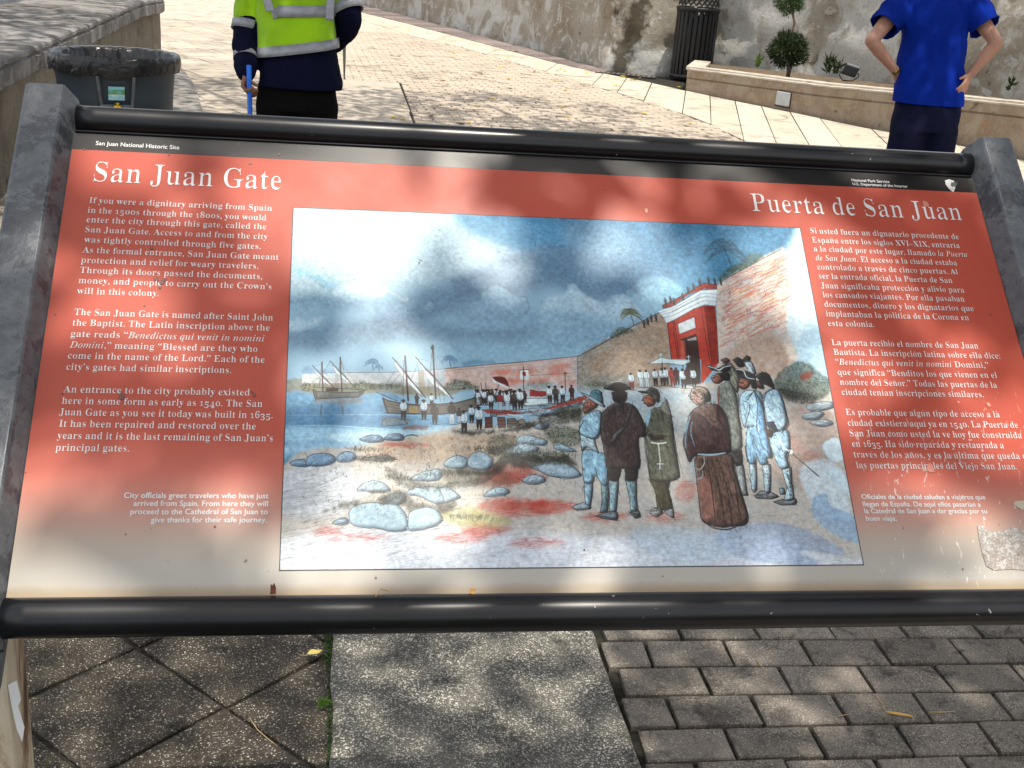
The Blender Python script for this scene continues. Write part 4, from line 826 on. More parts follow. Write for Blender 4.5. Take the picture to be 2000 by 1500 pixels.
for q in grid((1.013, -2.1), GY, .2035, .1145, .0105, (-2, 20), (0, 81), .5, .0018):
    if q[0][1] < 1.62 and q[0][0] < 2.85 and q[0][1] > -.15: continue
    y = q[0][1]; q = clip_poly(q, -1, .008, -1.012); q = clip_poly(q, 1, 0, xj(y) - .03); q = clip_poly(q, 0, 1, 7.19)
    if len(q) > 2 and area(q) > .0012: mb_.append(q)
pave('brick', M_MIDBRICK, brick_bed, mb_, -.02, .008, .006, stuff='brick_courses', bev=.004)
brick_bed2 = mesh('brick_field_beyond', [(-.2, 21, -.004), (1.7, 21, -.004), (.5, 27, -.004), (-1, 40, -.004), (-5, 40, -.004)], [(0, 1, 2, 3, 4)], M_FARBRICK, brick_bed)
# pale concrete band that follows the wall and the planter
PB = [(6.9, 4.5), (7.15, 7.0), (7.28, 8.6), (7.25, 9.57), (6.98, 10.29), (6.41, 11.18), (6.07, 11.87), (5.65, 12.75), (5.23, 13.58), (5.03, 14.04)]
OUT = PB + [(4.75, 14.8), (4.25, 15.75), (3.76, 16.9), (2.84, 20.26), (1.83, 23.9), (.81, 27.2), (0, 30)]
IN = [(4.0, 5.0), (4.2, 7.0), (4.32, 8.5), (4.36, 9.2), (4.38, 9.9), (4.36, 10.6), (4.28, 11.4), (4.18, 12.1), (4.02, 12.8), (3.9, 13.2), (3.72, 13.9), (3.5, 14.8), (3.25, 15.8), (2.45, 18.8), (1.65, 20.9), (.9, 24), (.1, 28)]
band = tag(mesh('concrete_band', [(p[0], p[1], -.005) for p in IN] + [(p[0], p[1], -.005) for p in OUT[::-1]], [list(range(len(IN) + len(OUT)))], M_GROUT), kind='structure')
def lerp(a, b, t): return (a[0] + (b[0] - a[0]) * t, a[1] + (b[1] - a[1]) * t)
sub = []; near_out = []
for i in range(0, len(OUT) - 1):
    k = max(1, round(math.dist(OUT[i], OUT[i + 1]) / (.56 if i < 11 else 1.1))); near_out += [lerp(OUT[i], OUT[i + 1], j / k) for j in range(k)]
for x, y in near_out + [OUT[-1]]:                         # the joints run slantwise from the planter to the brick edge
    t = .3
    while t < 11 and x - .29 * t > xj(y - .957 * t): t += .02
    sub.append(((x - .29 * t, y - .957 * t), (x, y)))
for (a, b), (c, d) in zip(sub, sub[1:]):
    for t0, t1 in ((0.012, .985),):
        q = [lerp(a, b, t0), lerp(a, b, t1), lerp(d, c, 1 - t1), lerp(d, c, 1 - t0)]; g = .010
        q = [lerp(q[0], q[3], g / max(.1, math.dist(q[0], q[3]))), lerp(q[1], q[2], g / max(.1, math.dist(q[1], q[2]))), lerp(q[2], q[1], g / max(.1, math.dist(q[1], q[2]))), lerp(q[3], q[0], g / max(.1, math.dist(q[0], q[3])))]
        bm = bmesh.new(); piece(bm, q, -.02, .004 + rng.gauss(0, .001), .004); pobj_('slab', bm, M_BAND, band)
# ---------------------------------------------------------------- old wall with a paver margin at its foot
WP = [(-.4, 36), (.86, 30.68), (1.98, 26.57), (3.19, 21.6), (4.06, 17.9), (4.42, 16.25), (5.22, 15.86), (5.75, 15.95), (6.25, 15.3), (6.75, 14.2), (7.3, 12.9), (7.75, 11.4), (8.35, 10.1), (8.7, 8.8), (8.8, 7.2), (8.8, 4.5)]
MARG = [(0, 30), (.81, 27.2), (1.83, 23.9), (2.84, 20.26), (3.76, 16.9), (4.25, 15.75), (4.42, 16.22), (4.06, 17.9), (3.19, 21.6), (1.98, 26.57), (.86, 30.6)]
marg = tag(mesh('paver_margin', [(p[0], p[1], -.003) for p in MARG], [list(range(len(MARG)))], M_EDGE), kind='structure')  # margin ends at the wall's shadow edge; its colour holds that shade
mi = [(0, 30), (.81, 27.2), (1.83, 23.9), (2.84, 20.26), (3.76, 16.9), (4.25, 15.78)]; mo = [(.7, 31), (1.7, 27.4), (2.5, 24.3), (3.45, 20.45), (4.2, 17.2), (4.40, 16.2)]
for (a, b), (c, d) in zip(zip(mi, mo), zip(mi[1:], mo[1:])):
    k = max(1, round(math.dist(a, c) / .42))
    for j in range(k):
        p0, p1 = lerp(a, c, (j + .03) / k), lerp(a, c, (j + .97) / k); q0, q1 = lerp(b, d, (j + .03) / k), lerp(b, d, (j + .97) / k)
        bm = bmesh.new(); piece(bm, [p0, p1, q1, q0], -.02, .012 + rng.gauss(0, .003), .006, .01); pobj_('paver', bm, M_EDGE, marg)
def resample(pts, d):
    out = []
    for a, b in zip(pts, pts[1:]):
        k = max(1, int(math.dist(a, b) / d)); out += [lerp(a, b, i / k) for i in range(k)]
    return out + [pts[-1]]
wp = resample(WP, .09); H = 3.2; nz_ = 44; vs = []; fs = []
for i, (x, y) in enumerate(wp):
    a = wp[max(i - 3, 0)]; b = wp[min(i + 3, len(wp) - 1)]; t = Vector((b[0] - a[0], b[1] - a[1])).normalized(); n = Vector((-abs(t.y), 0)) if 0 else Vector((t.y, -t.x))
    if n.dot(Vector((CAMP.x - x, CAMP.y - y))) < 0: n = -n
    for j in range(nz_):
        z = -.05 + H * (j / (nz_ - 1)) ** 1.5; P = Vector((x, y, z)); w = noise.fractal(P * 1.6, 1, 2, 5) * .06 + noise.fractal(P * 7, 1, 2, 4) * .016
        c = noise.noise(P * 2.3 + Vector((9, 3, 1))); w -= .05 * max(0, min(1, (c - .32) * 9)) 
        o = n * (w - z * .06); vs.append((x + o.x, y + o.y, z))
for i in range(len(wp) - 1):
    for j in range(nz_ - 1): a = i * nz_ + j; fs.append((a, a + nz_, a + nz_ + 1, a + 1))
n0 = len(vs)
for i in range(len(wp)): x, y, z = vs[i * nz_ + nz_ - 1]; vs.append((x + 1.2, y + .9, z + .05))
for i in range(len(wp) - 1): fs.append((i * nz_ + nz_ - 1, (i + 1) * nz_ + nz_ - 1, n0 + i + 1, n0 + i))
wall = mesh('plaster_wall', vs, fs, M_WALL, smooth=True)
tag(wall, 'tall old fortress wall with flaking grey and white plaster and one dark damp streak', 'wall')
# dark drain slot at the wall foot
bm = bmesh.new(); a = on_z(1165, 141); b = on_z(1283, 152.5); t = (b - a).normalized(); nn = Vector((t.y, -t.x, 0))
prism(bm, [a - nn * .03, b - nn * .03, b + nn * .16, a + nn * .16], .0, .012); dr = bm_obj('drain_slot', bm, simple('dark_drain', (.02, .02, .02), .6)); tag(dr, 'narrow dark drain slot along the foot of the old wall', 'drain')
for k in range(12):
    p = a.lerp(b, (k + .5) / 12); bm = bmesh.new(); prism(bm, [p - t * .02 + nn * .0, p + t * .02 + nn * .0, p + t * .02 + nn * .13, p - t * .02 + nn * .13], .012, .018); bm_obj('bar', bm, M_EDGE, dr)
# ---------------------------------------------------------------- planter in front of the wall
pl = resample(PB[::-1], .12); tops = []
for i, (x, y) in enumerate(pl):
    px, _ = proj((x, y, .3)); top = np.interp(px, [1340, 1600, 2000], [133, 166, 206]); tops.append(z_at(x, y, top))
tops = [max(.25, min(.6, t)) for t in tops]
def wall_run(name, pts, prof, m, parent, n_out, rough=.004, seed=0):
    rings = []
    for i, (x, y) in enumerate(pts):
        a = pts[max(i - 2, 0)]; b = pts[min(i + 2, len(pts) - 1)]; t = Vector((b[0] - a[0], b[1] - a[1])).normalized(); n = Vector((t.y, -t.x))
        if n.dot(Vector(n_out)) < 0: n = -n
        rings.append([(x + n.x * (o + (noise.noise(Vector((x * 9, y * 9, z * 9 + seed))) * rough)), y + n.y * (o + noise.noise(Vector((x * 9, y * 9, z * 9 + seed))) * rough), z + noise.noise(Vector((x * 14, y * 14, seed))) * rough) for o, z in prof(i)])
    bm = bmesh.new(); loft(bm, rings); return bm_obj(name, bm, m, parent)
planter = empty('planter', (6.0, 12.2, 0), 'long curved stucco planter with stepped pale coping below the old wall', 'planter')
wall_run('wall', pl, lambda i: [(0, -.05), (0, .08), (.004, tops[i] - .135), (-.012, tops[i] - .128), (-.012, tops[i] - .118), (.012, tops[i] - .112), (.012, tops[i] - .02), (-.22, tops[i] - .02), (-.22, -.05)], M_PLANTER, planter, (-1, -.4))
wall_run('coping', pl, lambda i: [(.022, tops[i] - .02), (.024, tops[i] - .002), (-.03, tops[i] + .004), (-.034, tops[i] + .024), (-.20, tops[i] + .03), (-.22, tops[i] - .02)], M_COPE, planter, (-1, -.4), .006, 4)
soil_in = [(x + .15, y + .07) for x, y in pl]; soil_out = [(5.2, 15.7), (6.35, 14.2), (7.75, 11.5), (8.4, 10.1), (8.85, 7.2), (8.9, 4.4)]
n = len(soil_in); so = resample(soil_out, .3); vs = [(x, y, t - .06) for (x, y), t in zip(soil_in, tops)]; 
idx = [min(len(so) - 1, int(i / (n - 1) * (len(so) - 1))) for i in range(n)]; vs += [(so[k][0] + .3, so[k][1] + .1, tops[i] - .05) for i, k in enumerate(idx)]
mesh('soil', vs, [(i, i + 1, n + i + 1, n + i) for i in range(n - 1)], simple('dry_soil', (.13, .10, .07), .95, .1, var=.5, scale=14, bmp=.8), planter)
# end wall of the planter
e0 = Vector((*pl[0], 0)); e1 = Vector((5.45, 15.1, 0)); d = (e1 - e0).normalized(); nn = Vector((-d.y, d.x, 0))
bm = bmesh.new(); prism(bm, [e0 + nn * .006, e1 + nn * .006, e1 - nn * .2, e0 - nn * .2], -.05, tops[0] - .022); bm_obj('end_wall', bm, M_PLANTER, planter, bevel=.01)
bm = bmesh.new(); prism(bm, [e0 + nn * .03 - d * .03, e1 + nn * .03, e1 - nn * .21, e0 - nn * .21], tops[0] - .0215, tops[0] + .033); bm_obj('end_coping', bm, M_COPE, planter, bevel=.012)
def on_planter(px, py, off=0):
    best = None
    for (x, y) in pl:
        z = z_at(x, y, py); q = proj((x, y, z)); d_ = abs(q[0] - px)
        if best is None or d_ < best[0]: best = (d_, x, y, z)
    return Vector(best[1:])
# pale cover plate on the planter face
c = on_planter(1526, 193); a = Vector((*PB[7], 0)); b = Vector((*PB[6], 0)); t = (b - a).normalized(); nn = Vector((t.y, -t.x, 0)); nn = -nn if nn.x > 0 else nn
bm = bmesh.new(); w, h = .115, .085; M = Matrix(((t.x, 0, nn.x, c.x), (t.y, 0, nn.y, c.y), (0, 1, 0, c.z), (0, 0, 0, 1)))
box(bm, (-w, -h, .0), (w, h, .03), M); plate = bm_obj('cover_plate', bm, simple('pale_grey_plastic', (.42, .45, .47), .5, .5), bevel=.012, seg=3); tag(plate, 'pale grey square cover plate fixed to the planter face', 'cover plate')
bm = bmesh.new(); box(bm, (-w - .014, -h - .018, .002), (w + .008, h + .004, .014), M); bm_obj('dark_backing', bm, simple('dark_plate_backing', (.03, .03, .03), .7), plate, bevel=.008)  # dark sheet behind the plate, wider to the left and below
for sx, sy in ((-1, 1), (1, 1), (-1, -1), (1, -1)):
    bm = bmesh.new(); box(bm, (sx * (w - .014) - .004, sy * (h - .014) - .004, .028), (sx * (w - .014) + .004, sy * (h - .014) + .004, .033), M); bm_obj('screw', bm, M_SIDING, plate)
# ---------------------------------------------------------------- slatted litter bin by the wall
M_BLACK = simple('black_painted_steel', (.006, .0065, .008), .42, .35, var=.3, scale=5, bmp=.05)
bc = on_z(1352, 161) + Vector((.05, .30, 0)); bc.z = 0; rb = .30; hb = z_at(bc.x, bc.y, 14)
sb = empty('slatted_litter_bin', bc, 'black slatted steel litter bin standing against the old wall', 'litter bin')
bm = bmesh.new(); lathe(bm, [(rb - .03, .03), (rb + .005, .03), (rb + .012, .05), (rb + .012, .09), (rb - .02, .09), (rb - .03, .03)], bc); bm_obj('base_ring', bm, M_BLACK, sb, True)
bm = bmesh.new(); lathe(bm, [(rb - .02, hb - .06), (rb + .016, hb - .06), (rb + .022, hb - .01), (rb + .012, hb), (rb - .02, hb), (rb - .02, hb - .06)], bc); bm_obj('top_ring', bm, M_BLACK, sb, True)
bm = bmesh.new(); lathe(bm, [(0, .05), (rb - .05, .05), (rb - .045, hb - .04), (rb - .06, hb - .04)], bc); bm_obj('liner', bm, simple('black_plastic_liner', (.01, .01, .011), .5), sb, True)
sl = None; ns = 26
for k in range(ns):
    an = 2 * PI * k / ns
    if sl is None:
        bm = bmesh.new(); box(bm, (-.026, -.004, .02), (.026, .004, hb - .02)); sl = bm_obj('slat', bm, M_BLACK, None, bevel=.003); me_s = sl.data
    else: sl = sl.copy(); COL.objects.link(sl)
    sl.parent = sb; sl.matrix_parent_inverse = Matrix.Identity(4); sl.location = (math.cos(an) * rb, math.sin(an) * rb, 0); sl.rotation_euler = (0, 0, an + PI / 2)
bm = bmesh.new()
for k in range(22):                                       # open mesh hood
    for s in (-1, 1):
        pts = []
        for j in range(9):
            u = j / 8; an = 2 * PI * k / 22 + s * u * 1.1; r = (rb - .01) * math.cos(u * 1.2); pts.append((bc.x + r * math.cos(an), bc.y + r * math.sin(an), hb + .02 + .30 * math.sin(u * 1.2)))
        tube(bm, pts, .007, 5)
bm_obj('mesh_hood', bm, M_BLACK, sb)
# ---------------------------------------------------------------- plants and lamp in the planter
def leafmat(name, c0, c1, rough=.5, trans=.25):
    m, nt, b = newmat(name, rough, .4); oi = nt.nodes.new('ShaderNodeNewGeometry'); c = ramp(nt, oi.outputs['Random Per Island'], [(0, c0), (1, c1)]); nt.links.new(c, b.inputs['Base Color'])
    t = nt.nodes.new('ShaderNodeBsdfTranslucent'); nt.links.new(c, t.inputs['Color']); ms = nt.nodes.new('ShaderNodeMixShader'); ms.inputs[0].default_value = trans
    o = nt.nodes['Material Output']; nt.links.new(b.outputs[0], ms.inputs[1]); nt.links.new(t.outputs[0], ms.inputs[2]); nt.links.new(ms.outputs[0], o.inputs[0]); return m
M_TOPI = leafmat('dark_green_needles', (.008, .016, .006), (.035, .06, .018)); M_TOPI2 = leafmat('fresh_green_needles', (.02, .05, .012), (.06, .12, .03))
M_BARK = simple('grey_brown_bark', (.11, .085, .065), .9, .2, var=.4, scale=30, bmp=.5); M_TWIG = simple('pale_dry_stem', (.28, .21, .12), .8, .3)
def leaves(name, pts, nrm, L, W, m, parent=None, seed=0, curl=.0):
    """many leaf-sized blades as one mesh: pts (n,3) roots, nrm (n,3) growing directions"""
    g = np.random.default_rng(seed); n = len(pts); d = nrm / np.linalg.norm(nrm, axis=1)[:, None]; r = g.normal(size=(n, 3)); s = np.cross(d, r); s /= np.linalg.norm(s, axis=1)[:, None] + 1e-9
    l = (L * g.uniform(.6, 1.3, n))[:, None]; w = (W * g.uniform(.7, 1.2, n))[:, None]; u = np.cross(s, d)
    A = pts; B = pts + d * l * .5 + s * w; C = pts + d * l + u * l * curl; D = pts + d * l * .5 - s * w
    v = np.stack([A, B, C, D], 1).reshape(-1, 3); me = bpy.data.meshes.new(name); me.vertices.add(len(v)); me.vertices.foreach_set('co', v.ravel()); me.loops.add(len(v)); me.polygons.add(n)
    me.loops.foreach_set('vertex_index', np.arange(len(v), dtype=np.int32)); me.polygons.foreach_set('loop_start', np.arange(0, 4 * n, 4, dtype=np.int32)); me.update(calc_edges=True); me.validate(); return link(name, me, parent, m)
def ball(name, c, r, n, m, parent, seed):
    g = np.random.default_rng(seed); p = g.normal(size=(n, 3)); p /= np.linalg.norm(p, axis=1)[:, None]; q = p * (r * g.uniform(.40, 1.12, n) ** .6 * (1 + .13 * np.sin(p[:, 0] * 5 + p[:, 2] * 4) + .10 * np.sin(p[:, 1] * 9 + p[:, 0] * 8 + 2)))[:, None] * np.array([1, 1, .92])
    return leaves(name, q + np.array(c), p + g.normal(size=(n, 3)) * .55 + [0, 0, .25], r * .26, r * .035, m, parent, seed)
def pd(px, k=.5):
    y = np.interp(px, [1340, 1600, 2000], [133, 166, 206]); p = on_planter(px, y); return (p - CAMP).dot(CF) + k
TD = pd(1541, .55); tb = at_d(1541, 134, TD); topi = empty('topiary_tree', (tb.x, tb.y, .38), 'clipped two ball topiary with a bare stem growing in the planter', 'tree')
c1 = at_d(1541, 97, TD); c2 = at_d(1543, 0, TD)
bm = bmesh.new(); tube(bm, [(tb.x, tb.y, .34), (tb.x + .01, tb.y, .5), (c1.x, c1.y, c1.z), at_d(1552, 45, TD), at_d(1545, 10, TD), (c2.x, c2.y, c2.z)], [.03, .024, .02, .016, .015, .012], 8); bm_obj('trunk', bm, M_BARK, topi, True)
ball('lower_crown', c1, .205, 5200, M_TOPI, topi, 1); ball('upper_crown', c2, .16, 3400, M_TOPI2, topi, 2)
def weed(name, px, py, d, h, n, label, seed, col=M_TOPI, group=None, cat='weed', Wd=.12, z=None, spread=.6):
    b = at_d(px, py, d) if z is None else on_z(px, py, z); g = np.random.default_rng(seed); pts = np.tile(np.array(b), (n, 1)) + g.normal(size=(n, 3)) * h * .12 * np.array([1, 1, 0]) + np.array([0, 0, 1]) * g.uniform(0, .6 * h, (n, 1))
    nr = g.normal(size=(n, 3)) * spread; nr[:, 2] = abs(nr[:, 2]) + .5; return tag(leaves(name, pts, nr, h * .55, h * Wd, col, None, seed), label, cat, group)
weed('weed', 1481, 133, pd(1481, .4), .16, 26, 'small bright green weed sprouting from the planter top left of the topiary', 5, leafmat('lime_green_leaf', (.06, .11, .02), (.12, .2, .035)))
weed('grass_tuft', 1617, 146, pd(1617, .45), .24, 60, 'loose tuft of grass blades in the planter beside the floodlight', 6, Wd=.05, cat='grass tuft'); weed('seedling', 1972, 178, pd(1972, .6), .14, 24, 'tiny dark seedling behind the planter coping near the right edge', 7, M_TOPI)
weed('weed', 1632, 146, pd(1632, .4), .18, 40, 'low green weed touching the side of the floodlight', 8, Wd=.08)
fl = at_d(1661, 138, pd(1661, .45)); t = Vector((.93, -.37, 0)).normalized(); u = Vector((.2, .1, .97)).normalized(); w_ = t.cross(u); lamp = empty('floodlight', (fl.x, fl.y, .4), 'black box floodlight tilted up in the planter bed', 'floodlight')
M = Matrix(((t.x, w_.x, u.x, fl.x), (t.y, w_.y, u.y, fl.y), (t.z, w_.z, u.z, fl.z), (0, 0, 0, 1)))
bm = bmesh.new(); box(bm, (-.09, -.05, -.062), (.09, .05, .055), M @ Matrix.Rotation(.22, 4, 'Y')); bm_obj('housing', bm, M_BLACK, lamp, bevel=.012)
bm = bmesh.new(); box(bm, (-.08, -.04, .0551), (.08, .04, .066), M @ Matrix.Rotation(.22, 4, 'Y')); mg, nt, b_ = newmat('lamp_glass', .08, .8); b_.inputs['Base Color'].default_value = (.35, .38, .4, 1); bm_obj('glass', bm, mg, lamp, bevel=.004)
bm = bmesh.new(); tube(bm, [fl + t * .1 - u * .02, fl + t * .115 - u * .06, fl + t * .06 - u * .12, fl - t * .06 - u * .12, fl - t * .115 - u * .06, fl - t * .1 - u * .02], .007, 6); bm_obj('bracket', bm, M_BLACK, lamp)

# ---------------------------------------------------------------- low wall with a broad coping at the left
ZT = .80
edge = [(420, -40), (318, -3), (275, 4), (225, 25), (175, 47), (125, 67), (75, 89), (25, 109), (0, 120), (-120, 178), (-300, 280)]
ep = [on_z(x, y, ZT) for x, y in edge[1:]]; ep = [ep[0] + Vector((-.05, .5, 0))] + ep
cen = Vector((-7, 10))
lw = empty('low_wall', (ep[4].x - .3, ep[4].y, 0), 'low curved concrete wall with a broad dirty coping behind the litter tub', 'wall')
pts = resample([(p.x, p.y) for p in ep], .1)
wall_run('coping', pts, lambda i: [(0, ZT - .01), (-.012, ZT), (-.05, ZT + .004), (-1.4, ZT + .02), (-1.4, ZT - .17), (-.03, ZT - .17), (0, ZT - .155), (.003, ZT - .06), (-.014, ZT - .05), (-.014, ZT - .04), (.002, ZT - .03)], M_LWALLT, lw, (1, -.2), .012, 3)
wall_run('wall_face', pts, lambda i: [(-.06, -.05), (-.055, .4), (-.06, ZT - .171), (-1.3, ZT - .171), (-1.3, -.05)], M_LFACE, lw, (1, -.2), .01, 8)
p0, p1 = on_z(-40, 14, ZT + .02), on_z(110, -8, ZT + .02); bm = bmesh.new(); d = (p1 - p0).normalized(); nn = Vector((-d.y, d.x, 0)); prof = []
for k in range(60): s = (k // 2 + (k % 2) * .62) ; q = p0 - d * 1.5 + d * s * .16; prof.append(q + nn * (.03 if k % 4 in (1, 2) else 0))
a = [bm.verts.new((p.x, p.y, ZT + .0)) for p in prof]; b = [bm.verts.new((p.x, p.y, ZT + 1.6)) for p in prof]
for i in range(len(a) - 1): bm.faces.new((a[i], a[i + 1], b[i + 1], b[i]))
sd = bm_obj('corrugated_fence', bm, M_SIDING); sd.modifiers.new('thick', 'SOLIDIFY').thickness = .01; tag(sd, 'grey corrugated metal fence rising behind the low wall', 'fence')
# round concrete apron at the tub
ac = on_z(235, 190); ap = [on_z(x, y) for x, y in ((330, 110), (355, 135), (375, 160), (388, 190), (394, 215), (396, 250))]
vsA = [(p.x, p.y, .02) for p in ap] + [(-1.2, 7.2, .02), (-4, 7.2, .02), (-4, 14, .02)]
bm = bmesh.new(); prism(bm, [(v[0], v[1]) for v in vsA], -.01, .022); tag(bm_obj('concrete_apron', bm, speckle('grey_apron_concrete', (.12, .11, .10), (.26, .245, .22), (.45, .43, .4), 150, 2, .4, .85, .05), bevel=.008), kind='structure')

# ---------------------------------------------------------------- grey litter tub with a black bag
D = 6.35; cc = at_d(224, 105, D); rr = .335; tub = empty('litter_tub', (cc.x, cc.y, 0), 'round grey plastic litter tub lined with a black bin bag', 'litter bin')
M_TUB = simple('slate_blue_grey_plastic', (.032, .047, .062), .48, .45, var=.12, scale=4, bmp=.06); zr = cc.z
bm = bmesh.new(); prof = [(.0, .02), (.24, .02), (.255, .05), (.27, .2), (.283, zr - .32), (.284, zr - .305), (.298, zr - .298), (.305, zr - .2), (.318, zr - .06), (.335, zr - .05), (.34, zr - .03), (.335, zr - .01), (.31, zr - .01), (.305, zr - .06), (.27, .06), (0, .06)]
n = 96; rings = []
hand = math.atan2(CAMP.y - cc.y, CAMP.x - cc.x) + .0
for r, z in prof:
    ring = []
    for k in range(n):
        an = 2 * PI * k / n; da = (an - hand + PI) % (2 * PI) - PI; q = r
        if abs(da) < .30 and z < zr - .09 and r > .2 and z > .1: q = r - .03 * min(1, (.30 - abs(da)) * 20)
        elif z < zr - .3 and abs(da) < 1.1 and abs(da) > .42 and r > .2: q = r - .012
        ring.append((cc.x + q * math.cos(an), cc.y + q * math.sin(an), z))
    rings.append(ring)
loft(bm, rings, cap=False); bm_obj('body', bm, M_TUB, tub, True)
mb, ntb, bb = newmat('black_bin_bag', .30, .5); bb.inputs['Base Color'].default_value = (.012, .012, .014, 1); bump(ntb, bb, noise_(ntb, 9, 3, .5, None, 1.6), .7, .02)
bm = bmesh.new(); rings = []; n = 220
for s, (r, z) in enumerate([(.343, -.085), (.347, -.066), (.350, -.045), (.349, -.02), (.345, .0), (.336, .010), (.316, .006), (.298, -.006), (.292, -.08), (.29, -.2), (.26, -.33), (.16, -.40), (.02, -.42)]):
    ring = []
    for k in range(n):
        an = 2 * PI * k / n; wv = noise.noise(Vector((math.cos(an) * 9, math.sin(an) * 9, s * .25))) + .35 * noise.noise(Vector((math.cos(an) * 16, math.sin(an) * 25, s * .4 + 7)))
        droop = .03 * noise.noise(Vector((math.cos(an) * 1.8 + 4, math.sin(an) * 1.8, 2))) + .018 * noise.noise(Vector((math.cos(an) * 6, math.sin(an) * 6, 5))); q = r + wv * (.004 if s < 7 else .012) ; zz = zr + z + (droop * (1 - s / 3) if s < 3 else 0) + (wv * .004 if s > 2 else 0)
        q = max(q, .343) if s < 4 else q
        ring.append((cc.x + q * math.cos(an), cc.y + q * math.sin(an), zz))
    rings.append(ring)
loft(bm, rings, cap=False); bag = bm_obj('bin_bag', bm, mb, None, True); tag(bag, 'black bin bag folded over the rim of the grey tub', 'bin bag')
hd = Vector((math.cos(hand), math.sin(hand), 0)); hs_ = Vector((-hd.y, hd.x, 0)); M_LG = simple('worn_grey_plastic_edge', (.10, .11, .12), .6, .4, var=.3, scale=20)
for s in (-1, 1):
    bm = bmesh.new(); tube(bm, [cc + hd * .330 + hs_ * s * .092 + Vector((0, 0, -.085)), cc + hd * .324 + hs_ * s * .086 + Vector((0, 0, -.16)), cc + hd * .312 + hs_ * s * .076 + Vector((0, 0, -.245))], .009, 6); bm_obj('handle_rib', bm, M_LG, tub)
bm = bmesh.new(); box(bm, (-.085, -.012, -.014), (.085, .014, .014), Matrix(((hs_.x, hd.x, 0, 0), (hs_.y, hd.y, 0, 0), (0, 0, 1, 0), (0, 0, 0, 1)))); 
for v in bm.verts: v.co += cc + hd * .312 + Vector((0, 0, -.245))
bm_obj('handle_bar', bm, M_LG, tub, bevel=.006)
m, nt, b_ = newmat('printed_sticker', .4, .5); g = noise_(nt, 24, 4, .6); tcn = nt.nodes.new('ShaderNodeTexCoord'); sp = nt.nodes.new('ShaderNodeSeparateXYZ'); nt.links.new(tcn.outputs['Generated'], sp.inputs[0])
cA = ramp(nt, sp.outputs[2], [(0, (.30, .55, .60)), (.3, (.5, .66, .62)), (.36, (.55, .6, .55)), (.42, (.08, .28, .08)), (.72, (.1, .36, .12)), (.8, (.22, .55, .62)), (1, (.2, .5, .6))], 'CONSTANT'); nt.links.new(mixc(nt, ramp(nt, g, [(.48, (0, 0, 0)), (.56, (.7, .7, .7))]), cA, (.2, .45, .5)), b_.inputs['Base Color'])
bm = bmesh.new(); sc_ = cc + hd * .316 + Vector((0, 0, -.172)) + hs_ * .0; q = [sc_ + hs_ * a + Vector((0, 0, z)) for a, z in ((-.042, -.036), (.04, -.036), (.042, .034), (-.04, .034))]; bk = [p - hd * .004 for p in q]
V = [bm.verts.new(p) for p in q + bk]; bm.faces.new(V[:4]); bm.faces.new(V[7:3:-1]); [bm.faces.new((V[i], V[(i + 1) % 4], V[4 + (i + 1) % 4], V[4 + i])) for i in range(4)]; bm_obj('sticker', bm, m, tub)
mt, ntt, bt = newmat('yellow_strap', .6); nt = ntt; nt.links.new(ramp(nt, noise_(nt, 40, 3), [(.5, (.75, .5, .02)), (.6, (.03, .02, .01))]), bt.inputs['Base Color'])
bm = bmesh.new(); k0 = cc + hd * .33 + Vector((0, 0, -.245)); tube(bm, [k0 + hs_ * -.0 + Vector((0, 0, .02)), k0 + hs_ * .022 + hd * .03 + Vector((0, 0, -.03)), k0 + hs_ * .012 + hd * .02 + Vector((0, 0, -.11)), k0 + hs_ * .0 + hd * .02 + Vector((0, 0, -.16)), k0 - hs_ * .022 + hd * .02 + Vector((0, 0, -.10)), k0 - hs_ * .014 + hd * .03 + Vector((0, 0, -.02)), k0 + Vector((0, 0, .015))], .014, 8); tag(bm_obj('strap', bm, mt, None, True), 'yellow and black strap looped on the handle of the grey tub', 'strap')
# ---------------------------------------------------------------- interpretive sign
TILT = 0.739399; PW = 1.2751; PZ = 1.3151
MS = Matrix.Translation((0, 0, PZ)) @ Matrix.Rotation(TILT, 4, 'X')        # panel plane: x along, y up the slope, z out of the face
PN = (MS.to_3x3() @ Vector((0, 0, 1)))
def inv(px, py, h=0.0):
    v = ray(px, py); O = Vector((0, 0, PZ)) + PN * h; t = (O - CAMP).dot(PN) / v.dot(PN); p = MS.inverted() @ (CAMP + v * t); return p.x, -p.y
sign = empty('information_sign', (PW / 2, -.22, 0), 'wide tilted information panel about a city gate, red print around a painted harbour scene', 'sign')
def pobj(o): o.matrix_basis = MS; return o
# panel board
m, nt, b = newmat('printed_red_panel', .34, .3); tcn = nt.nodes.new('ShaderNodeTexCoord'); sp = nt.nodes.new('ShaderNodeSeparateXYZ'); nt.links.new(tcn.outputs['Object'], sp.inputs[0])
yb = math_(nt, 'MULTIPLY', sp.outputs[1], -1.0); red = (.39, .060, .033); wob = math_(nt, 'MULTIPLY', math_(nt, 'SUBTRACT', noise_(nt, 3, 2), .5), .012)
c = ramp(nt, math_(nt, 'ADD', yb, wob), [(0, red), (.41, red), (.455, (.46, .11, .075)), (.50, (.44, .21, .16)), (.542, (.38, .32, .265)), (.575, (.38, .36, .32)), (.605, (.38, .355, .31))])
g1 = noise_(nt, 2.2, 6, .6); c = mixc(nt, .5, c, ramp(nt, g1, [(.35, (.80, .78, .76)), (.65, (1, 1, 1))]), 'MULTIPLY')
dots = noise_(nt, 95, 2, .5, None, .6); c = mixc(nt, ramp(nt, dots, [(.74, (0, 0, 0)), (.765, (.75, .75, .75))]), c, (.10, .035, .025))
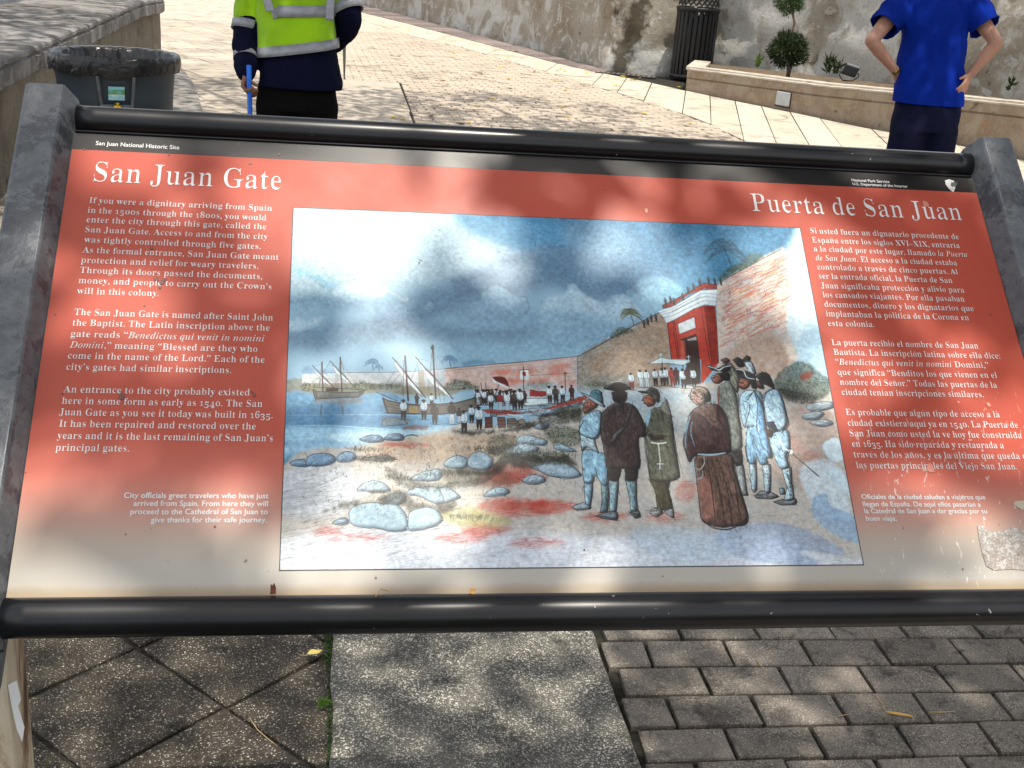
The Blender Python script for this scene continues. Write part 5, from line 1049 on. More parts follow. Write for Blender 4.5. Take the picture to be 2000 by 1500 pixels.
scr = noise_(nt, 60, 3, .6, None, 2.5, (1, .35, 1)); lowright = math_(nt, 'MULTIPLY', math_(nt, 'GREATER_THAN', sp.outputs[0], 1.0), ramp(nt, yb, [(.3, (0, 0, 0)), (.5, (1, 1, 1))]))
c = mixc(nt, math_(nt, 'MULTIPLY', lowright, ramp(nt, scr, [(.64, (0, 0, 0)), (.68, (.6, .6, .6))])), c, (.75, .7, .66))
c = mixc(nt, ramp(nt, math_(nt, 'ADD', yb, math_(nt, 'MULTIPLY', noise_(nt, 40, 5, .7), .008)), [(.594, (0, 0, 0)), (.603, (.75, .75, .75))]), c, (.30, .22, .13))
nt.links.new(c, b.inputs['Base Color']); nt.links.new(ramp(nt, noise_(nt, 7, 6, .65), [(.35, (.42, .42, .42)), (.7, (.58, .58, .58))]), b.inputs['Roughness'])
bump(nt, b, noise_(nt, 480, 2, .5), .06, .0005); b.inputs['Coat Weight'].default_value = .16; b.inputs['Coat Roughness'].default_value = .25; M_PANEL = m
bm = bmesh.new(); box(bm, (-.004, -.612, -.006), (PW + .004, 0, 0)); pobj(bm_obj('panel_board', bm, M_PANEL, sign))
m, nt, b = newmat('printed_black_band', .3, .35); nt.links.new(ramp(nt, noise_(nt, 60, 4, .7, None, 1), [(.68, (.010, .009, .009)), (.72, (.05, .045, .04))]), b.inputs['Base Color']); b.inputs['Coat Weight'].default_value = .25; b.inputs['Coat Roughness'].default_value = .2
bump(nt, b, noise_(nt, 480, 2, .5), .05, .0005)
bm = bmesh.new(); box(bm, (-.004, .0002, -.006), (PW + .004, .036, 0)); pobj(bm_obj('header_band', bm, m, sign))
# lettering
m, nt, b = newmat('white_print', .4, .4); nt.links.new(ramp(nt, noise_(nt, 50, 4, .7), [(.2, (.46, .45, .43)), (.45, (.60, .59, .58))]), b.inputs['Base Color']); M_PRINT = m
def fit(lines):
    out = []
    for s, x0, y0, x1, y1 in lines:
        a0, b0 = inv(x0, y0); a1, b1 = inv(x1, y1); bb = (b0 + b1) / 2; out.append((s, a0, a1, bb + (b0 - bb) * .4, bb + (b1 - bb) * .4))
    return out
LEFT = [("If you were a dignitary arriving from Spain", 174, 396, 531, 413), ("in the 1500s through the 1800s, you would", 171, 415, 520, 432), ("enter the city through this gate, called the", 169, 434, 520, 449),
 ("San Juan Gate. Access to and from the city", 166, 453, 523, 468.6), ("was tightly controlled through five gates.", 164, 473, 509, 487.5), ("As the formal entrance, San Juan Gate meant", 161, 493, 544, 508.5), ("protection and relief for weary travelers.", 158, 513.6, 504.6, 525.6),
 ("Through its doors passed the documents,", 156, 532.5, 512, 546.6), ("money, and people to carry out the Crown’s", 153, 553, 530, 566), ("will in this colony.", 150, 574, 310, 579)]
LEFT2 = [("The San Juan Gate is named after Saint John", 145, 615, 533, 627), ("the Baptist. The Latin inscription above the", 141.6, 636, 526.5, 646.5), ("gate reads “*Benedictus qui venit in nomini*", 138, 658, 516, 667.5), ("*Domini*,” meaning “Blessed are they who", 135.5, 679.5, 502.5, 687.6),
 ("come in the name of the Lord.” Each of the", 132.5, 700.5, 516.6, 709), ("city’s gates had similar inscriptions.", 129.6, 722.5, 451.5, 729.4)]
LEFT3 = [("An entrance to the city probably existed", 123.6, 766.6, 487.5, 773), ("here in some form as early as 1540. The San", 120.6, 789, 512.4, 795), ("Juan Gate as you see it today was built in 1635.", 115.5, 811, 532.5, 817.6), ("It has been repaired and restored over the", 115, 833.5, 499.5, 839.5), ("years and it is the last remaining of San Juan’s", 111.6, 857, 532.5, 862.6), ("principal gates.", 108, 880.6, 252, 882.4)]
RIGHT = [("Si usted fuera un dignatario procedente de", 1583, 456, 1873, 467.4), ("España entre los siglos XVI–XIX, entraría", 1586.6, 474, 1874.6, 484.5), ("a la ciudad por este lugar, llamado *la Puerta*", 1590, 491.4, 1889.6, 502), ("*de San Juan*. El acceso a la ciudad estaba", 1593.5, 509, 1869.5, 518.4),
 ("controlado a través de cinco puertas. Al", 1597, 526.8, 1871, 535.8), ("ser la entrada oficial, la Puerta de San", 1600, 544.5, 1860.5, 553), ("Juan significaba protección y alivio para", 1604, 563.4, 1883.6, 571.5), ("los cansados viajantes. Por ella pasaban", 1607.6, 581.4, 1884, 589), ("documentos, dinero y los dignatarios que", 1611, 600, 1902, 607.5),
 ("implantaban la pólitica de la Corona en", 1614, 618.6, 1892.6, 625.5), ("esta colonia.", 1618, 637, 1708, 639)]
RIGHT2 = [("La puerta recibió el nombre de San Juan", 1625, 675, 1911, 680.4), ("Bautista. La inscripción latina sobre ella dice:", 1629, 693.6, 1953.5, 700.5), ("“*Benedictus qui venit in nomini* Domini,”", 1632.5, 712.5, 1931.6, 719), ("que significa “Benditos los que vienen en el", 1637, 733, 1947.5, 738), ("nombre del Señor.” Todas las puertas de la", 1641, 752.4, 1947.5, 757.5), ("ciudad tenían inscripciones similares.", 1644.8, 772, 1921.4, 776)]
RIGHT3 = [("Es probable que algún tipo de acceso a la", 1652.5, 811, 1953, 815.5), ("ciudad existiera aquí ya en 1540. La Puerta de", 1656.7, 832.5, 1988.7, 835.5), ("San Juan como usted la ve hoy fue construida", 1660, 852.5, 1996, 856), ("en 1635. Ha sido reparada y restaurada a", 1665, 873, 1961, 875.7), ("través de los años, y es la última que queda de", 1668, 893.7, 2014, 897), ("las puertas principales del Viejo San Juan.", 1673, 915, 1987, 917)]
CAPL = [("City officials greet travelers who have just", 242, 973, 524.4, 973.6), ("arrived from Spain. From here they will", 260.4, 988.6, 523.5, 989), ("proceed to the Cathedral of San Juan to", 254.4, 1005, 523, 1004.5), ("give thanks for their safe journey.", 294.6, 1021, 521.4, 1020.4)]
CAPR = [("Oficiales de la ciudad saludan a viajeros que", 1683, 975, 1924.5, 975.5), ("llegan de España. De aquí ellos pasarían a", 1685.7, 989, 1915.7, 990), ("la Catedral de San Juan a dar gracias por su", 1688.7, 1003, 1928, 1003), ("buen viaje.", 1691.5, 1017, 1752, 1018)]
def letters(name, lines, cap, st, thin, dy=0, label=None):
    o = text_mesh(fit(lines), cap, st, thin, M_PRINT, sign, name, MS, dy)
    if label: o['label'] = label
    return o
letters('title_lettering', [("San Juan Gate", 181.5, 354, 549, 371)], .0312, 'serif', .030, .003, label='large white title in English')
letters('title_lettering', [("Puerta de San Juan", 1469.6, 412.5, 1880, 430.5)], .0305, 'serif', .030, .003, label='large white title in Spanish')
for L_ in (LEFT, LEFT2, LEFT3): letters('paragraph_lettering', L_, .0088, 'serif', .024)
for L_ in (RIGHT, RIGHT2, RIGHT3): letters('paragraph_lettering', L_, .0090, 'serif', .024)
letters('caption_lettering', CAPL, .0066, 'sans', -.022, -.016); letters('caption_lettering', CAPR, .0064, 'sans', -.022, -.016)
letters('header_lettering', [("San Juan National Historic Site", 187, 283, 350, 293)], .0064, 'sans', -.014, -.010)
letters('header_lettering', [("National Park Service", 1663.4, 354.6, 1737, 357.6), ("U.S. Department of the Interior", 1665.5, 361.8, 1773, 367)], .0046, 'sans', -.020, -.014)
# arrowhead emblem
ea, eb = inv(1857, 363); bm = bmesh.new(); pts = [(-.0075, .009), (-.003, .0105), (0, .0115), (.004, .0100), (.008, .0085), (.0075, .001), (.0045, -.0065), (.001, -.0115), (-.0015, -.0100), (-.005, -.005), (-.008, .002)]
prism(bm, [(ea + x, -eb + y) for x, y in pts], .0003, .0007); em = pobj(bm_obj('emblem', bm, M_PRINT, sign))
bm = bmesh.new(); prism(bm, [(ea + x, -eb + y) for x, y in ((-.005, -.001), (-.004, .004), (-.002, .0025), (0, .0055), (.002, .002), (.005, .004), (.0045, -.001), (.002, -.003), (-.002, -.0035))], .0007, .0009); pobj(bm_obj('emblem_trees', bm, simple('emblem_grey', (.16, .17, .17), .5), em))
# painted picture
px_ = paint_picture(); rgba = np.ones((AH, AW, 4), np.float32); rgba[..., :3] = px_[::-1]
img = bpy.data.images.new('painted_picture', AW, AH); img.pixels.foreach_set(rgba.ravel()); img.update(); img.pack()
m, nt, b = newmat('printed_picture', .5, .3); ti = nt.nodes.new('ShaderNodeTexImage'); ti.image = img; ti.extension = 'EXTEND'; tcn = nt.nodes.new('ShaderNodeTexCoord'); nt.links.new(tcn.outputs['UV'], ti.inputs['Vector'])
sp_ = ramp(nt, noise_(nt, 95, 2, .5, None, .6), [(.75, (1, 1, 1)), (.77, (.35, .33, .3))]); hs = nt.nodes.new('ShaderNodeHueSaturation'); hs.inputs['Value'].default_value = .72; nt.links.new(mixc(nt, 1.0, ti.outputs['Color'], sp_, 'MULTIPLY'), hs.inputs['Color']); nt.links.new(hs.outputs[0], b.inputs['Base Color'])
b.inputs['Coat Weight'].default_value = .12; b.inputs['Coat Roughness'].default_value = .3; bump(nt, b, noise_(nt, 480, 2, .5), .06, .0005)
cs = [inv(545, 1115), inv(1687, 1104), inv(1563, 445), inv(572, 405)]
o = mesh('picture', [(a, -bb, .0007) for a, bb in cs] + [(a, -bb, -.001) for a, bb in cs], [(0, 1, 2, 3), (0, 4, 5, 1), (1, 5, 6, 2), (2, 6, 7, 3), (3, 7, 4, 0)], m, sign); uv = o.data.uv_layers.new(name='UVMap')
for li in range(len(o.data.loops)): uv.data[li].uv = [(0, 0), (1, 0), (1, 1), (0, 1)][o.data.loops[li].vertex_index % 4]
pobj(o)
# old sticker remains, lower right
m, nt, b = newmat('torn_sticker_paper', .8, .2); f = noise_(nt, 120, 6, .7, None, 1.5); v = nt.nodes.new('ShaderNodeTexVoronoi'); v.feature = 'DISTANCE_TO_EDGE'; v.inputs['Scale'].default_value = 260; t_ = nt.nodes.new('ShaderNodeTexCoord'); nt.links.new(t_.outputs['Object'], v.inputs['Vector'])
c = ramp(nt, f, [(.35, (.30, .24, .20)), (.5, (.34, .31, .28)), (.6, (.52, .50, .47))]); nt.links.new(mixc(nt, ramp(nt, v.outputs['Distance'], [(0, (.8, .8, .8)), (.06, (0, 0, 0))]), c, (.14, .12, .11)), b.inputs['Base Color']); bump(nt, b, f, .5, .001)
pts = [inv(*p) for p in ((1908, 1028), (1918, 1026), (1928, 1036), (1945, 1040), (1960, 1036), (1975, 1030), (1990, 1034), (2030, 1040), (2045, 1112), (2000, 1114), (1975, 1112), (1940, 1114), (1926, 1106), (1918, 1082), (1912, 1055))]
bm = bmesh.new(); prism(bm, [(a, -bb) for a, bb in pts], .0001, .0011); pobj(bm_obj('sticker_residue', bm, m, sign))
# spatters and drips on the print
M_SPAT = simple('dried_dark_spatter', (.12, .04, .03), .4, .5); M_DROP = simple('dried_pale_droplet', (.50, .19, .14), .4, .5)
rg = random.Random(3)
def blot(px, py, r, m, n=9, asp=1.2):
    a, bb = inv(px, py); bm = bmesh.new(); prism(bm, [(a + r * math.cos(2 * PI * k / n) * rg.uniform(.6, 1.2), -bb + asp * r * math.sin(2 * PI * k / n) * rg.uniform(.6, 1.2)) for k in range(n)], .0003, .0010); return pobj(bm_obj('spatter', bm, m, sign))
for x, y, r in ((306, 545, .003), (316, 551, .0032), (312, 561, .002), (322, 547, .002), (297, 486, .0022), (238, 775, .004), (496, 772, .0022), (492, 766, .0015), (122, 769, .001), (420, 1029, .0014), (165, 292, .0012), (489, 319, .0018), (546, 302, .0014), (300, 292, .001), (108, 614, .0012), (282, 597, .0012), (734, 1129, .0012), (1141, 1075, .0014), (1880, 1112, .001), (330, 303, .001)): blot(x, y, r, M_SPAT)
for x, y, r in ((1808, 400, .006), (1817, 915, .0055), (1262, 412, .003), (1871, 786, .002), (1930, 790, .003)): blot(x, y, r, M_DROP)
# torn paper scrap at the right-hand edge
a, bb = inv(1990, 988); bm = bmesh.new(); prism(bm, [(a - .008, -bb + .002), (a - .004, -bb + .006), (a + .02, -bb + .008), (a + .02, -bb - .004), (a + .002, -bb - .006)], .0003, .0012); pobj(bm_obj('paper_scrap', bm, simple('cream_scrap', (.42, .36, .28), .8), sign))
# frame tubes
m, nt, b = newmat('black_powder_coat', .30, .42); fr_ = noise_(nt, 6, 5, .6, None, 0, (.4, 4, 4)); nt.links.new(ramp(nt, fr_, [(.3, (.22, .22, .22)), (.7, (.36, .36, .36))]), b.inputs['Roughness'])
dd = noise_(nt, 120, 2, .5, None, .4); nt.links.new(mixc(nt, ramp(nt, dd, [(.755, (0, 0, 0)), (.775, (1, 1, 1))]), mixc(nt, ramp(nt, noise_(nt, 5, 6, .7, None, .5), [(.5, (0, 0, 0)), (.75, (.5, .5, .5))]), (.004, .0045, .006), (.018, .02, .025)), (.28, .28, .27)), b.inputs['Base Color']); M_TUBE = m
def bar(name, bcen, h, r, lip):
    bm = bmesh.new(); n = 40; rings = []
    for a in np.linspace(-.002, PW + .002, 50):
        ring = []
        for k in range(n):
            an = 2 * PI * k / n; q = r * (1 + .012 * math.cos(8 * an) * 0); y = -bcen + q * math.cos(an); z = h + q * math.sin(an); ring.append((a, y, z))
        rings.append(ring)
    loft(bm, rings); return pobj(bm_obj(name, bm, M_TUBE, sign, True))
top = bar('top_tube', .0 - .0487, .001, .0184, 0); bot = bar('bottom_tube', .6275, .004, .0217, 0)
bm = bmesh.new(); box(bm, (-.003, .0275, -.008), (PW + .003, .040, .003)); pobj(bm_obj('retaining_lip', bm, M_TUBE, sign, bevel=.0012))
bm = bmesh.new(); box(bm, (-.003, -.625, -.008), (PW + .003, -.6045, .003)); pobj(bm_obj('retaining_lip', bm, M_TUBE, sign, bevel=.0012))
# faint worn collars on the tubes
for px, py in ():
    a, bb = inv(px, py, .02); bm = bmesh.new(); lathe(bm, [(.0208, -.004), (.0211, -.003), (.0211, .003), (.0208, .004)], (0, 0, 0), 32); [setattr(v, 'co', Vector((a + v.co.z, .0515 + v.co.x, .006 + v.co.y))) for v in bm.verts]; pobj(bm_obj('tape_band', bm, simple('clear_tape', (.05, .055, .06), .25, .6), sign, True))
# end posts
m, nt, b = newmat('weathered_anodised_post', .5, .5, .25); g = noise_(nt, 13, 9, .78, None, .3); g2 = noise_(nt, 60, 5, .7, None, .5)
c = ramp(nt, g, [(.34, (.045, .05, .062)), (.46, (.07, .078, .09)), (.49, (.13, .14, .15)), (.62, (.095, .105, .115)), (.72, (.15, .16, .16))]); c = mixc(nt, .6, c, ramp(nt, g2, [(.35, (.55, .55, .58)), (.6, (1, 1, 1))]), 'MULTIPLY')
nt.links.new(c, b.inputs['Base Color']); nt.links.new(ramp(nt, g, [(.4, (.34, .34, .34)), (.55, (.62, .62, .62))]), b.inputs['Roughness']); bump(nt, b, math_(nt, 'ADD', g, math_(nt, 'MULTIPLY', g2, .4)), .5, .002); M_POST = m
def post(s, a0):
    prof = [(.0045, -.035), (.0045, -.002), (.0165, .027), (.019, .030), (.062, .030), (.067, .026), (.0675, -.035)]; bm = bmesh.new(); rings = []
    for y, k, dz in ((.084, 1, -.003), (.082, 1, 0), (-.15, 1, 0), (-.45, 1, 0), (-.69, 1, 0), (-.697, .96, -.005)):
        ring = [(a0 + s * (.036 + (e - .036) * k), y, max(-.035, h + (dz if h > 0 else 0))) for e, h in prof]; rings.append(ring)
    loft(bm, rings); return pobj(bm_obj('end_post', bm, M_POST, sign, bevel=.002, seg=2))
post(-1, 0); post(1, PW)
bm = bmesh.new(); box(bm, (-.0055, -.66, -.012), (-.0003, .075, -.0005)); pobj(bm_obj('dark_backing', bm, M_TUBE, sign)); bm = bmesh.new(); box(bm, (PW + .0003, -.66, -.012), (PW + .0055, .075, -.0005)); pobj(bm_obj('dark_backing', bm, M_TUBE, sign))
# legs
m, nt, b = newmat('rust_stained_leg_paint', .6, .4); g = noise_(nt, 9, 8, .7, None, .8, (1, 1, .35)); nt.links.new(ramp(nt, g, [(.32, (.035, .022, .014)), (.42, (.20, .11, .06)), (.50, (.50, .42, .30)), (.66, (.62, .56, .44)), (.8, (.22, .12, .06))]), b.inputs['Base Color']); bump(nt, b, g, .4, .003)
YL = -.36; xr = (on_y(26, 1252, YL).x + on_y(49, 1500, YL).x) / 2
for x0, x1 in ((xr - .055, xr), (PW + .09, PW + .145)):
    bm = bmesh.new(); box(bm, (x0, YL - .035, 0), (x1, YL + .045, .86)); bm_obj('leg', bm, m, sign, bevel=.006)
    bm = bmesh.new(); box(bm, (x0 - .05, YL - .08, .0), (x1 + .05, YL + .09, .012)); bm_obj('foot_plate', bm, m, sign, bevel=.003)
lb = on_y(30, 1380, YL - .036); bm = bmesh.new(); prism(bm, [(lb.x + x, lb.z + z) for x, z in ((-.006, .03), (.004, .036), (.007, .01), (.003, .0), (.008, -.03), (.004, -.05), (-.001, -.03), (-.004, 0))], 0, .001)
for v in bm.verts: v.co = Vector((v.co.x, YL - .0362 + v.co.z, v.co.y))
bm_obj('paint_chip', bm, simple('bare_white_primer', (.75, .75, .74), .5), sign)
# ---------------------------------------------------------------- people
HX = Vector((CX.x, CX.y, 0)).normalized(); HY = Vector((-HX.y, HX.x, 0))
def capsule(bm, p0, p1, r0, r1, n=14, sq=1.0):
    p0, p1 = Vector(p0), Vector(p1); d = (p1 - p0); L = d.length; d = d.normalized() if L > 1e-6 else Vector((0, 0, 1)); a = d.orthogonal().normalized(); b = d.cross(a); rings = []
    for t in (-89, -60, -35, -12, 0): c = math.cos(R(t)); s = math.sin(R(t)); rings.append((p0 + d * s * r0, max(r0 * c, 1e-4)))
    for t in (0, 12, 35, 60, 89): c = math.cos(R(t)); s = math.sin(R(t)); rings.append((p1 + d * s * r1, max(r1 * c, 1e-4)))
    loft(bm, [[p + (a * math.cos(2 * PI * k / n) + b * math.sin(2 * PI * k / n)) * r for k in range(n)] for p, r in rings])
def chain(bm, pts):
    for (p, r), (q, s) in zip(pts, pts[1:]): capsule(bm, p, q, r, s)
def rings_px(levels, D, n=28, grow=0.0, ex=2.4):
    out = []
    for xl, xr, py, thick, yo in levels:
        a, b = at_d(xl, py, D), at_d(xr, py, D); c = (a + b) / 2 + HY * yo; rx = (b - a).length / 2 + grow; ry = thick / 2 + grow; ring = []
        for k in range(n):
            t = 2 * PI * k / n; ct, st = math.cos(t), math.sin(t); f = (abs(ct) ** ex + abs(st) ** ex) ** (-1 / ex)
            ring.append(c + HX * (rx * ct * f) + HY * (ry * st * f) + Vector((0, 0, (b.z - a.z) / 2 * ct)))
        out.append(ring)
    return out
def solid(name, bm, voxel, m, parent, sm=3, fold=0.0, fs=(9, 9, 5), seed=0, cuts=()):
    me = bpy.data.meshes.new(name); bmesh.ops.recalc_face_normals(bm, faces=bm.faces); bm.to_mesh(me); bm.free(); o = bpy.data.objects.new(name, me); TMP.collection.objects.link(o)
    rm = o.modifiers.new('r', 'REMESH'); rm.mode = 'VOXEL'; rm.voxel_size = voxel; s = o.modifiers.new('s', 'SMOOTH'); s.iterations = sm; s.factor = .5
    TMP.view_layers[0].update(); dg = TMP.view_layers[0].depsgraph; m2 = bpy.data.meshes.new_from_object(o.evaluated_get(dg)); bpy.data.objects.remove(o); m2.name = name
    if fold:
        nn_ = [v.normal.copy() for v in m2.vertices]; out = []
        for v, vn in zip(m2.vertices, nn_):
            p = v.co; q = Vector((p.x * fs[0], p.y * fs[1], p.z * fs[2])) + Vector((seed, 0, 0)); f = noise.noise(q + Vector((noise.noise(p * 3), 0, noise.noise(p * 3 + Vector((5, 5, 5))))) * 1.5); f2 = 1 - abs(noise.noise(q * 1.9 + Vector((3, 1, 7)))) * 2
            out += tuple(p + vn * (f * fold + f2 * fold * .5))
        m2.vertices.foreach_set('co', out); m2.update()
    for pt, nrm, rad in cuts:                           # open hems: trim the sleeve or skirt end flat
        b2 = bmesh.new(); b2.from_mesh(m2); vs = {v for v in b2.verts if (v.co - pt).length < rad}; fs_ = [f for f in b2.faces if all(v in vs for v in f.verts)]; es = [e for e in b2.edges if e.verts[0] in vs and e.verts[1] in vs]
        bmesh.ops.bisect_plane(b2, geom=list(vs) + es + fs_, plane_co=pt, plane_no=nrm, clear_outer=True); b2.to_mesh(m2); b2.free()
    o = link(name, m2, parent, m, True)
    if cuts: sd_ = o.modifiers.new('cloth', 'SOLIDIFY'); sd_.thickness = .004
    return o
def cloth(name, col, rough=.9, fine=900, sheen=.0, gen=None):
    m, nt, b = newmat(name, rough, .07); f = noise_(nt, 5, 4); nt.links.new(ramp(nt, f, [(.3, tuple(v * .85 for v in col)), (.7, tuple(min(1, v * 1.12) for v in col))]), b.inputs['Base Color']); bump(nt, b, math_(nt, 'ADD', noise_(nt, fine, 2), math_(nt, 'MULTIPLY', noise_(nt, 7, 4, .6, None, 1.2, (1, 1, .45)), 10)), .55, .006); return m
def skinmat(name, col):
    m, nt, b = newmat(name, .5, .4); f = noise_(nt, 18, 4); nt.links.new(ramp(nt, f, [(.3, tuple(v * .85 for v in col)), (.7, tuple(v * 1.1 for v in col))]), b.inputs['Base Color']); b.inputs['Subsurface Weight'].default_value = .12; b.inputs['Subsurface Scale'].default_value = .01; bump(nt, b, noise_(nt, 160, 3), .15, .001); return m
def hand(bm, wrist, d, palm, side, grip=.5, L=.18, r=.0095, thumb=None):
    """wrist point, direction of the hand, palm-facing normal, side = thumb side; four unequal bent fingers and a thumb"""
    d = d.normalized(); palm = (palm - d * palm.dot(d)).normalized(); side = (side - d * side.dot(d)); side = (side - palm * side.dot(palm)).normalized(); k = L / .18
    for s in (-1.5, -.5, .5, 1.5): capsule(bm, wrist + side * s * .009 * k, wrist + d * .085 * k + side * s * .0195 * k, .017 * k, .0125 * k, 10)
    for s, ln in ((1.5, .88), (.5, 1.0), (-.5, .93), (-1.5, .74)):
        p = wrist + d * .085 * k + side * s * .0205 * k; dirn = (d + side * s * .07).normalized(); ang = 0
        for seg, sl_, rr_ in ((0, .042, r), (1, .027, r * .92), (2, .021, r * .82)):
            ang += grip * (.75, 1.1, .8)[seg]; v = dirn * math.cos(ang) + palm * math.sin(ang); q = p + v * sl_ * ln * k; capsule(bm, p, q, rr_ * k, rr_ * .93 * k, 8); p = q
    p = wrist + d * .022 * k + side * .026 * k; t1 = (d * .55 + side * .75 + palm * .35).normalized() if thumb is None else thumb.normalized(); q = p + t1 * .045 * k; capsule(bm, p, q, .0145 * k, .0115 * k, 8); t2 = (t1 + palm * .5 * grip * 2 + d * .3).normalized(); capsule(bm, q, q + t2 * .034 * k, .0112 * k, .0092 * k, 8)
def head(bm, c, s=1.0, face=Vector((0, 1, 0))):
    side = Vector((face.y, -face.x, 0)); U = Vector((0, 0, 1)); E = lambda o, r0, o2, r1: capsule(bm, c + face * o[0] * s + side * o[1] * s + U * o[2] * s, c + face * o2[0] * s + side * o2[1] * s + U * o2[2] * s, r0 * s, r1 * s, 16)
    E((-.02, 0, .03), .088, (.02, 0, .035), .084); E((.03, 0, -.02), .07, (.045, 0, -.07), .045); E((.095, 0, .0), .012, (.108, 0, -.02), .015)      # skull, jaw, nose
    for k in (-1, 1): E((.0, k * .083, -.01), .018, (-.008, k * .087, .02), .02); E((.082, k * .03, .012), .012, (.084, k * .034, .012), .011)       # ears, brow and eyes
    E((.088, -.018, -.045), .008, (.088, .018, -.045), .008)
def eyes(c, s, face, parent, m):
    side = Vector((face.y, -face.x, 0))
    for k in (-1, 1):
        bm = bmesh.new(); bmesh.ops.create_uvsphere(bm, u_segments=10, v_segments=8, radius=.010 * s); [setattr(v, 'co', v.co + c + face * .086 * s + side * k * .032 * s + Vector((0, 0, .008 * s))) for v in bm.verts]; bm_obj('eye', bm, m, parent, True)
M_EYE = simple('eye_white_and_iris', (.25, .2, .17), .3, .6, var=.3, scale=60); M_NAVY = cloth('navy_knit', (.004, .005, .020)); M_BLK = cloth('black_twill', (.0035, .0035, .004)); M_SHOE = simple('black_leather', (.012, .011, .01), .45)
# --- worker in a high-visibility jacket, seen from behind
D1 = 5.9; P1 = lambda x, y, dd=0.0: at_d(x, y, D1 + dd)
g0 = P1(580, 230); w = empty('person', (g0.x, g0.y, 0), 'person seen from behind in a yellow and navy reflective jacket holding a blue pole', 'person')
torso = [(506, 662, 183, .25, 0), (504, 668, 172, .29, 0), (508, 664, 150, .30, 0), (511, 658, 118, .30, 0), (510, 654, 85, .29, 0), (510, 652, 45, .28, 0), (505, 655, 5, .28, 0), (500, 662, -35, .27, 0), (512, 652, -62, .23, 0), (548, 612, -84, .16, 0)]
elbL = P1(476, 78, -.02); wrL = P1(484, 146, -.10); shL = P1(500, -28); elbR = P1(681, 44, .03); shR = P1(662, -30); wrR = P1(655, 84, .14)
skin1 = skinmat('brown_skin', (.17, .075, .045)); bm = bmesh.new(); hc = P1(580, -132); chain(bm, [(P1(580, -60), .07), (P1(580, -95), .06), (hc, .06)]); head(bm, hc, 1.05, HY)
chain(bm, [(P1(580, -40), .09), (P1(580, 60), .10), (P1(580, 150), .11)])
for sh, el, wr in ((shL, elbL, wrL), (shR, elbR, wrR)): chain(bm, [(P1(580, -30), .06), (sh, .05), (el, .035), (wr, .024)])
stick_top = P1(484, 60, -.16); sdir = (P1(488, 225, -.16) - P1(484, 140, -.16)).normalized()
hand(bm, wrL + Vector((0, 0, .0)), (P1(478, 185, -.13) - wrL), HX * .9 - HY * .35, -HY * .7 + HX * .4, .95, .175, .0105, HX * .8 + Vector((0, 0, -.7)))
hand(bm, wrR, -HX * .5 + HY * .7 - Vector((0, 0, .5)), -HX, Vector((0, 0, 1)), .4, .175)
for s in (-1, 1):
    hip = P1(580 + s * 34, 190); kn = hip + Vector((0, 0, -.40)) + HX * s * .01; an = kn + Vector((0, 0, -.36)); an.z = .09; chain(bm, [(hip, .10), (kn, .06), (an, .04), (an + HY * .14 + Vector((0, 0, -.05)), .035)])
solid('body', bm, .006, skin1, w, 2)
hz = simple('short_black_hair', (.01, .008, .007), .7, scale=80, bmp=.6); bm = bmesh.new(); capsule(bm, hc + Vector((0, 0, .045)) - HY * .03, hc + Vector((0, 0, .055)) + HY * .005, .095, .09, 18); solid('hair', bm, .008, hz, w, 1, .004, (60, 60, 60)); eyes(hc, 1.05, HY, w, M_EYE)
bm = bmesh.new(); loft(bm, rings_px(torso, D1))
chain(bm, [(P1(508, -38), .078), (P1(490, 10), .075), (P1(483, 60, -.01), .068), (P1(480, 84, -.03), .066), (P1(481, 108, -.06), .056), (P1(480, 128, -.085), .058), (P1(482, 143, -.10), .046)])
chain(bm, [(P1(652, -38), .078), (P1(670, 0), .073), (P1(680, 28), .068), (elbR, .066), (P1(670, 66, .08), .055), (wrR, .046)])
M_JK = M_NAVY; solid('jacket', bm, .010, M_JK, w, 3, .012, (8, 8, 3), 2, [(P1(586, 169), Vector((0, 0, -1)), .32)])
M_HV = cloth('fluorescent_yellow_fabric', (.30, .56, .008), .7); M_HV.node_tree.nodes['Principled BSDF'].inputs['Sheen Weight'].default_value = .2
bm = bmesh.new(); loft(bm, rings_px([(507, 655, 112, .302, 0), (510, 654, 85, .292, 0), (510, 652, 45, .282, 0), (505, 655, 5, .282, 0), (500, 662, -35, .272, 0), (512, 652, -62, .232, 0), (548, 612, -82, .16, 0)], D1, grow=.009))
chain(bm, [(P1(508, -38), .087), (P1(490, 10), .084), (P1(486, 34), .079)]); chain(bm, [(P1(652, -38), .087), (P1(664, -12), .083), (P1(671, -2), .080)]); solid('yellow_upper', bm, .010, M_HV, w, 3, .012, (8, 8, 3), 2, [(P1(580, 92), (Vector((0, 0, -1)) - HX * -.11).normalized(), .34)])
m, nt, b = newmat('reflective_tape', .42, .6, .2); nt.links.new(ramp(nt, noise_(nt, 30, 4), [(.3, (.20, .21, .235)), (.7, (.30, .31, .34))]), b.inputs['Base Color']); M_TAPE = m
def tape(levels, grow=.016): 
    bm = bmesh.new(); loft(bm, rings_px(levels, D1, 60, grow), cap=False); o = bm_obj('reflective_tape', bm, M_TAPE, w, True); s = o.modifiers.new('t', 'SOLIDIFY'); s.thickness = .002
    for v in o.data.vertices: n_ = noise.noise(v.co * 8 + Vector((2, 0, 0))) * .006; v.co += (v.co - Vector((g0.x, g0.y, v.co.z))).normalized() * n_
    return o
def slant(levels): return levels
tp = [(507, 655, 101, .304, 0), (507, 655, 92, .302, 0), (508, 654, 81, .297, 0)]; o = tape(tp)
for v in o.data.vertices: s_ = (v.co - g0).dot(HX); v.co.z += .11 * s_
o = tape([(510, 653, 30, .285, 0), (509, 653, 18, .284, 0), (508, 654, 8, .283, 0)])
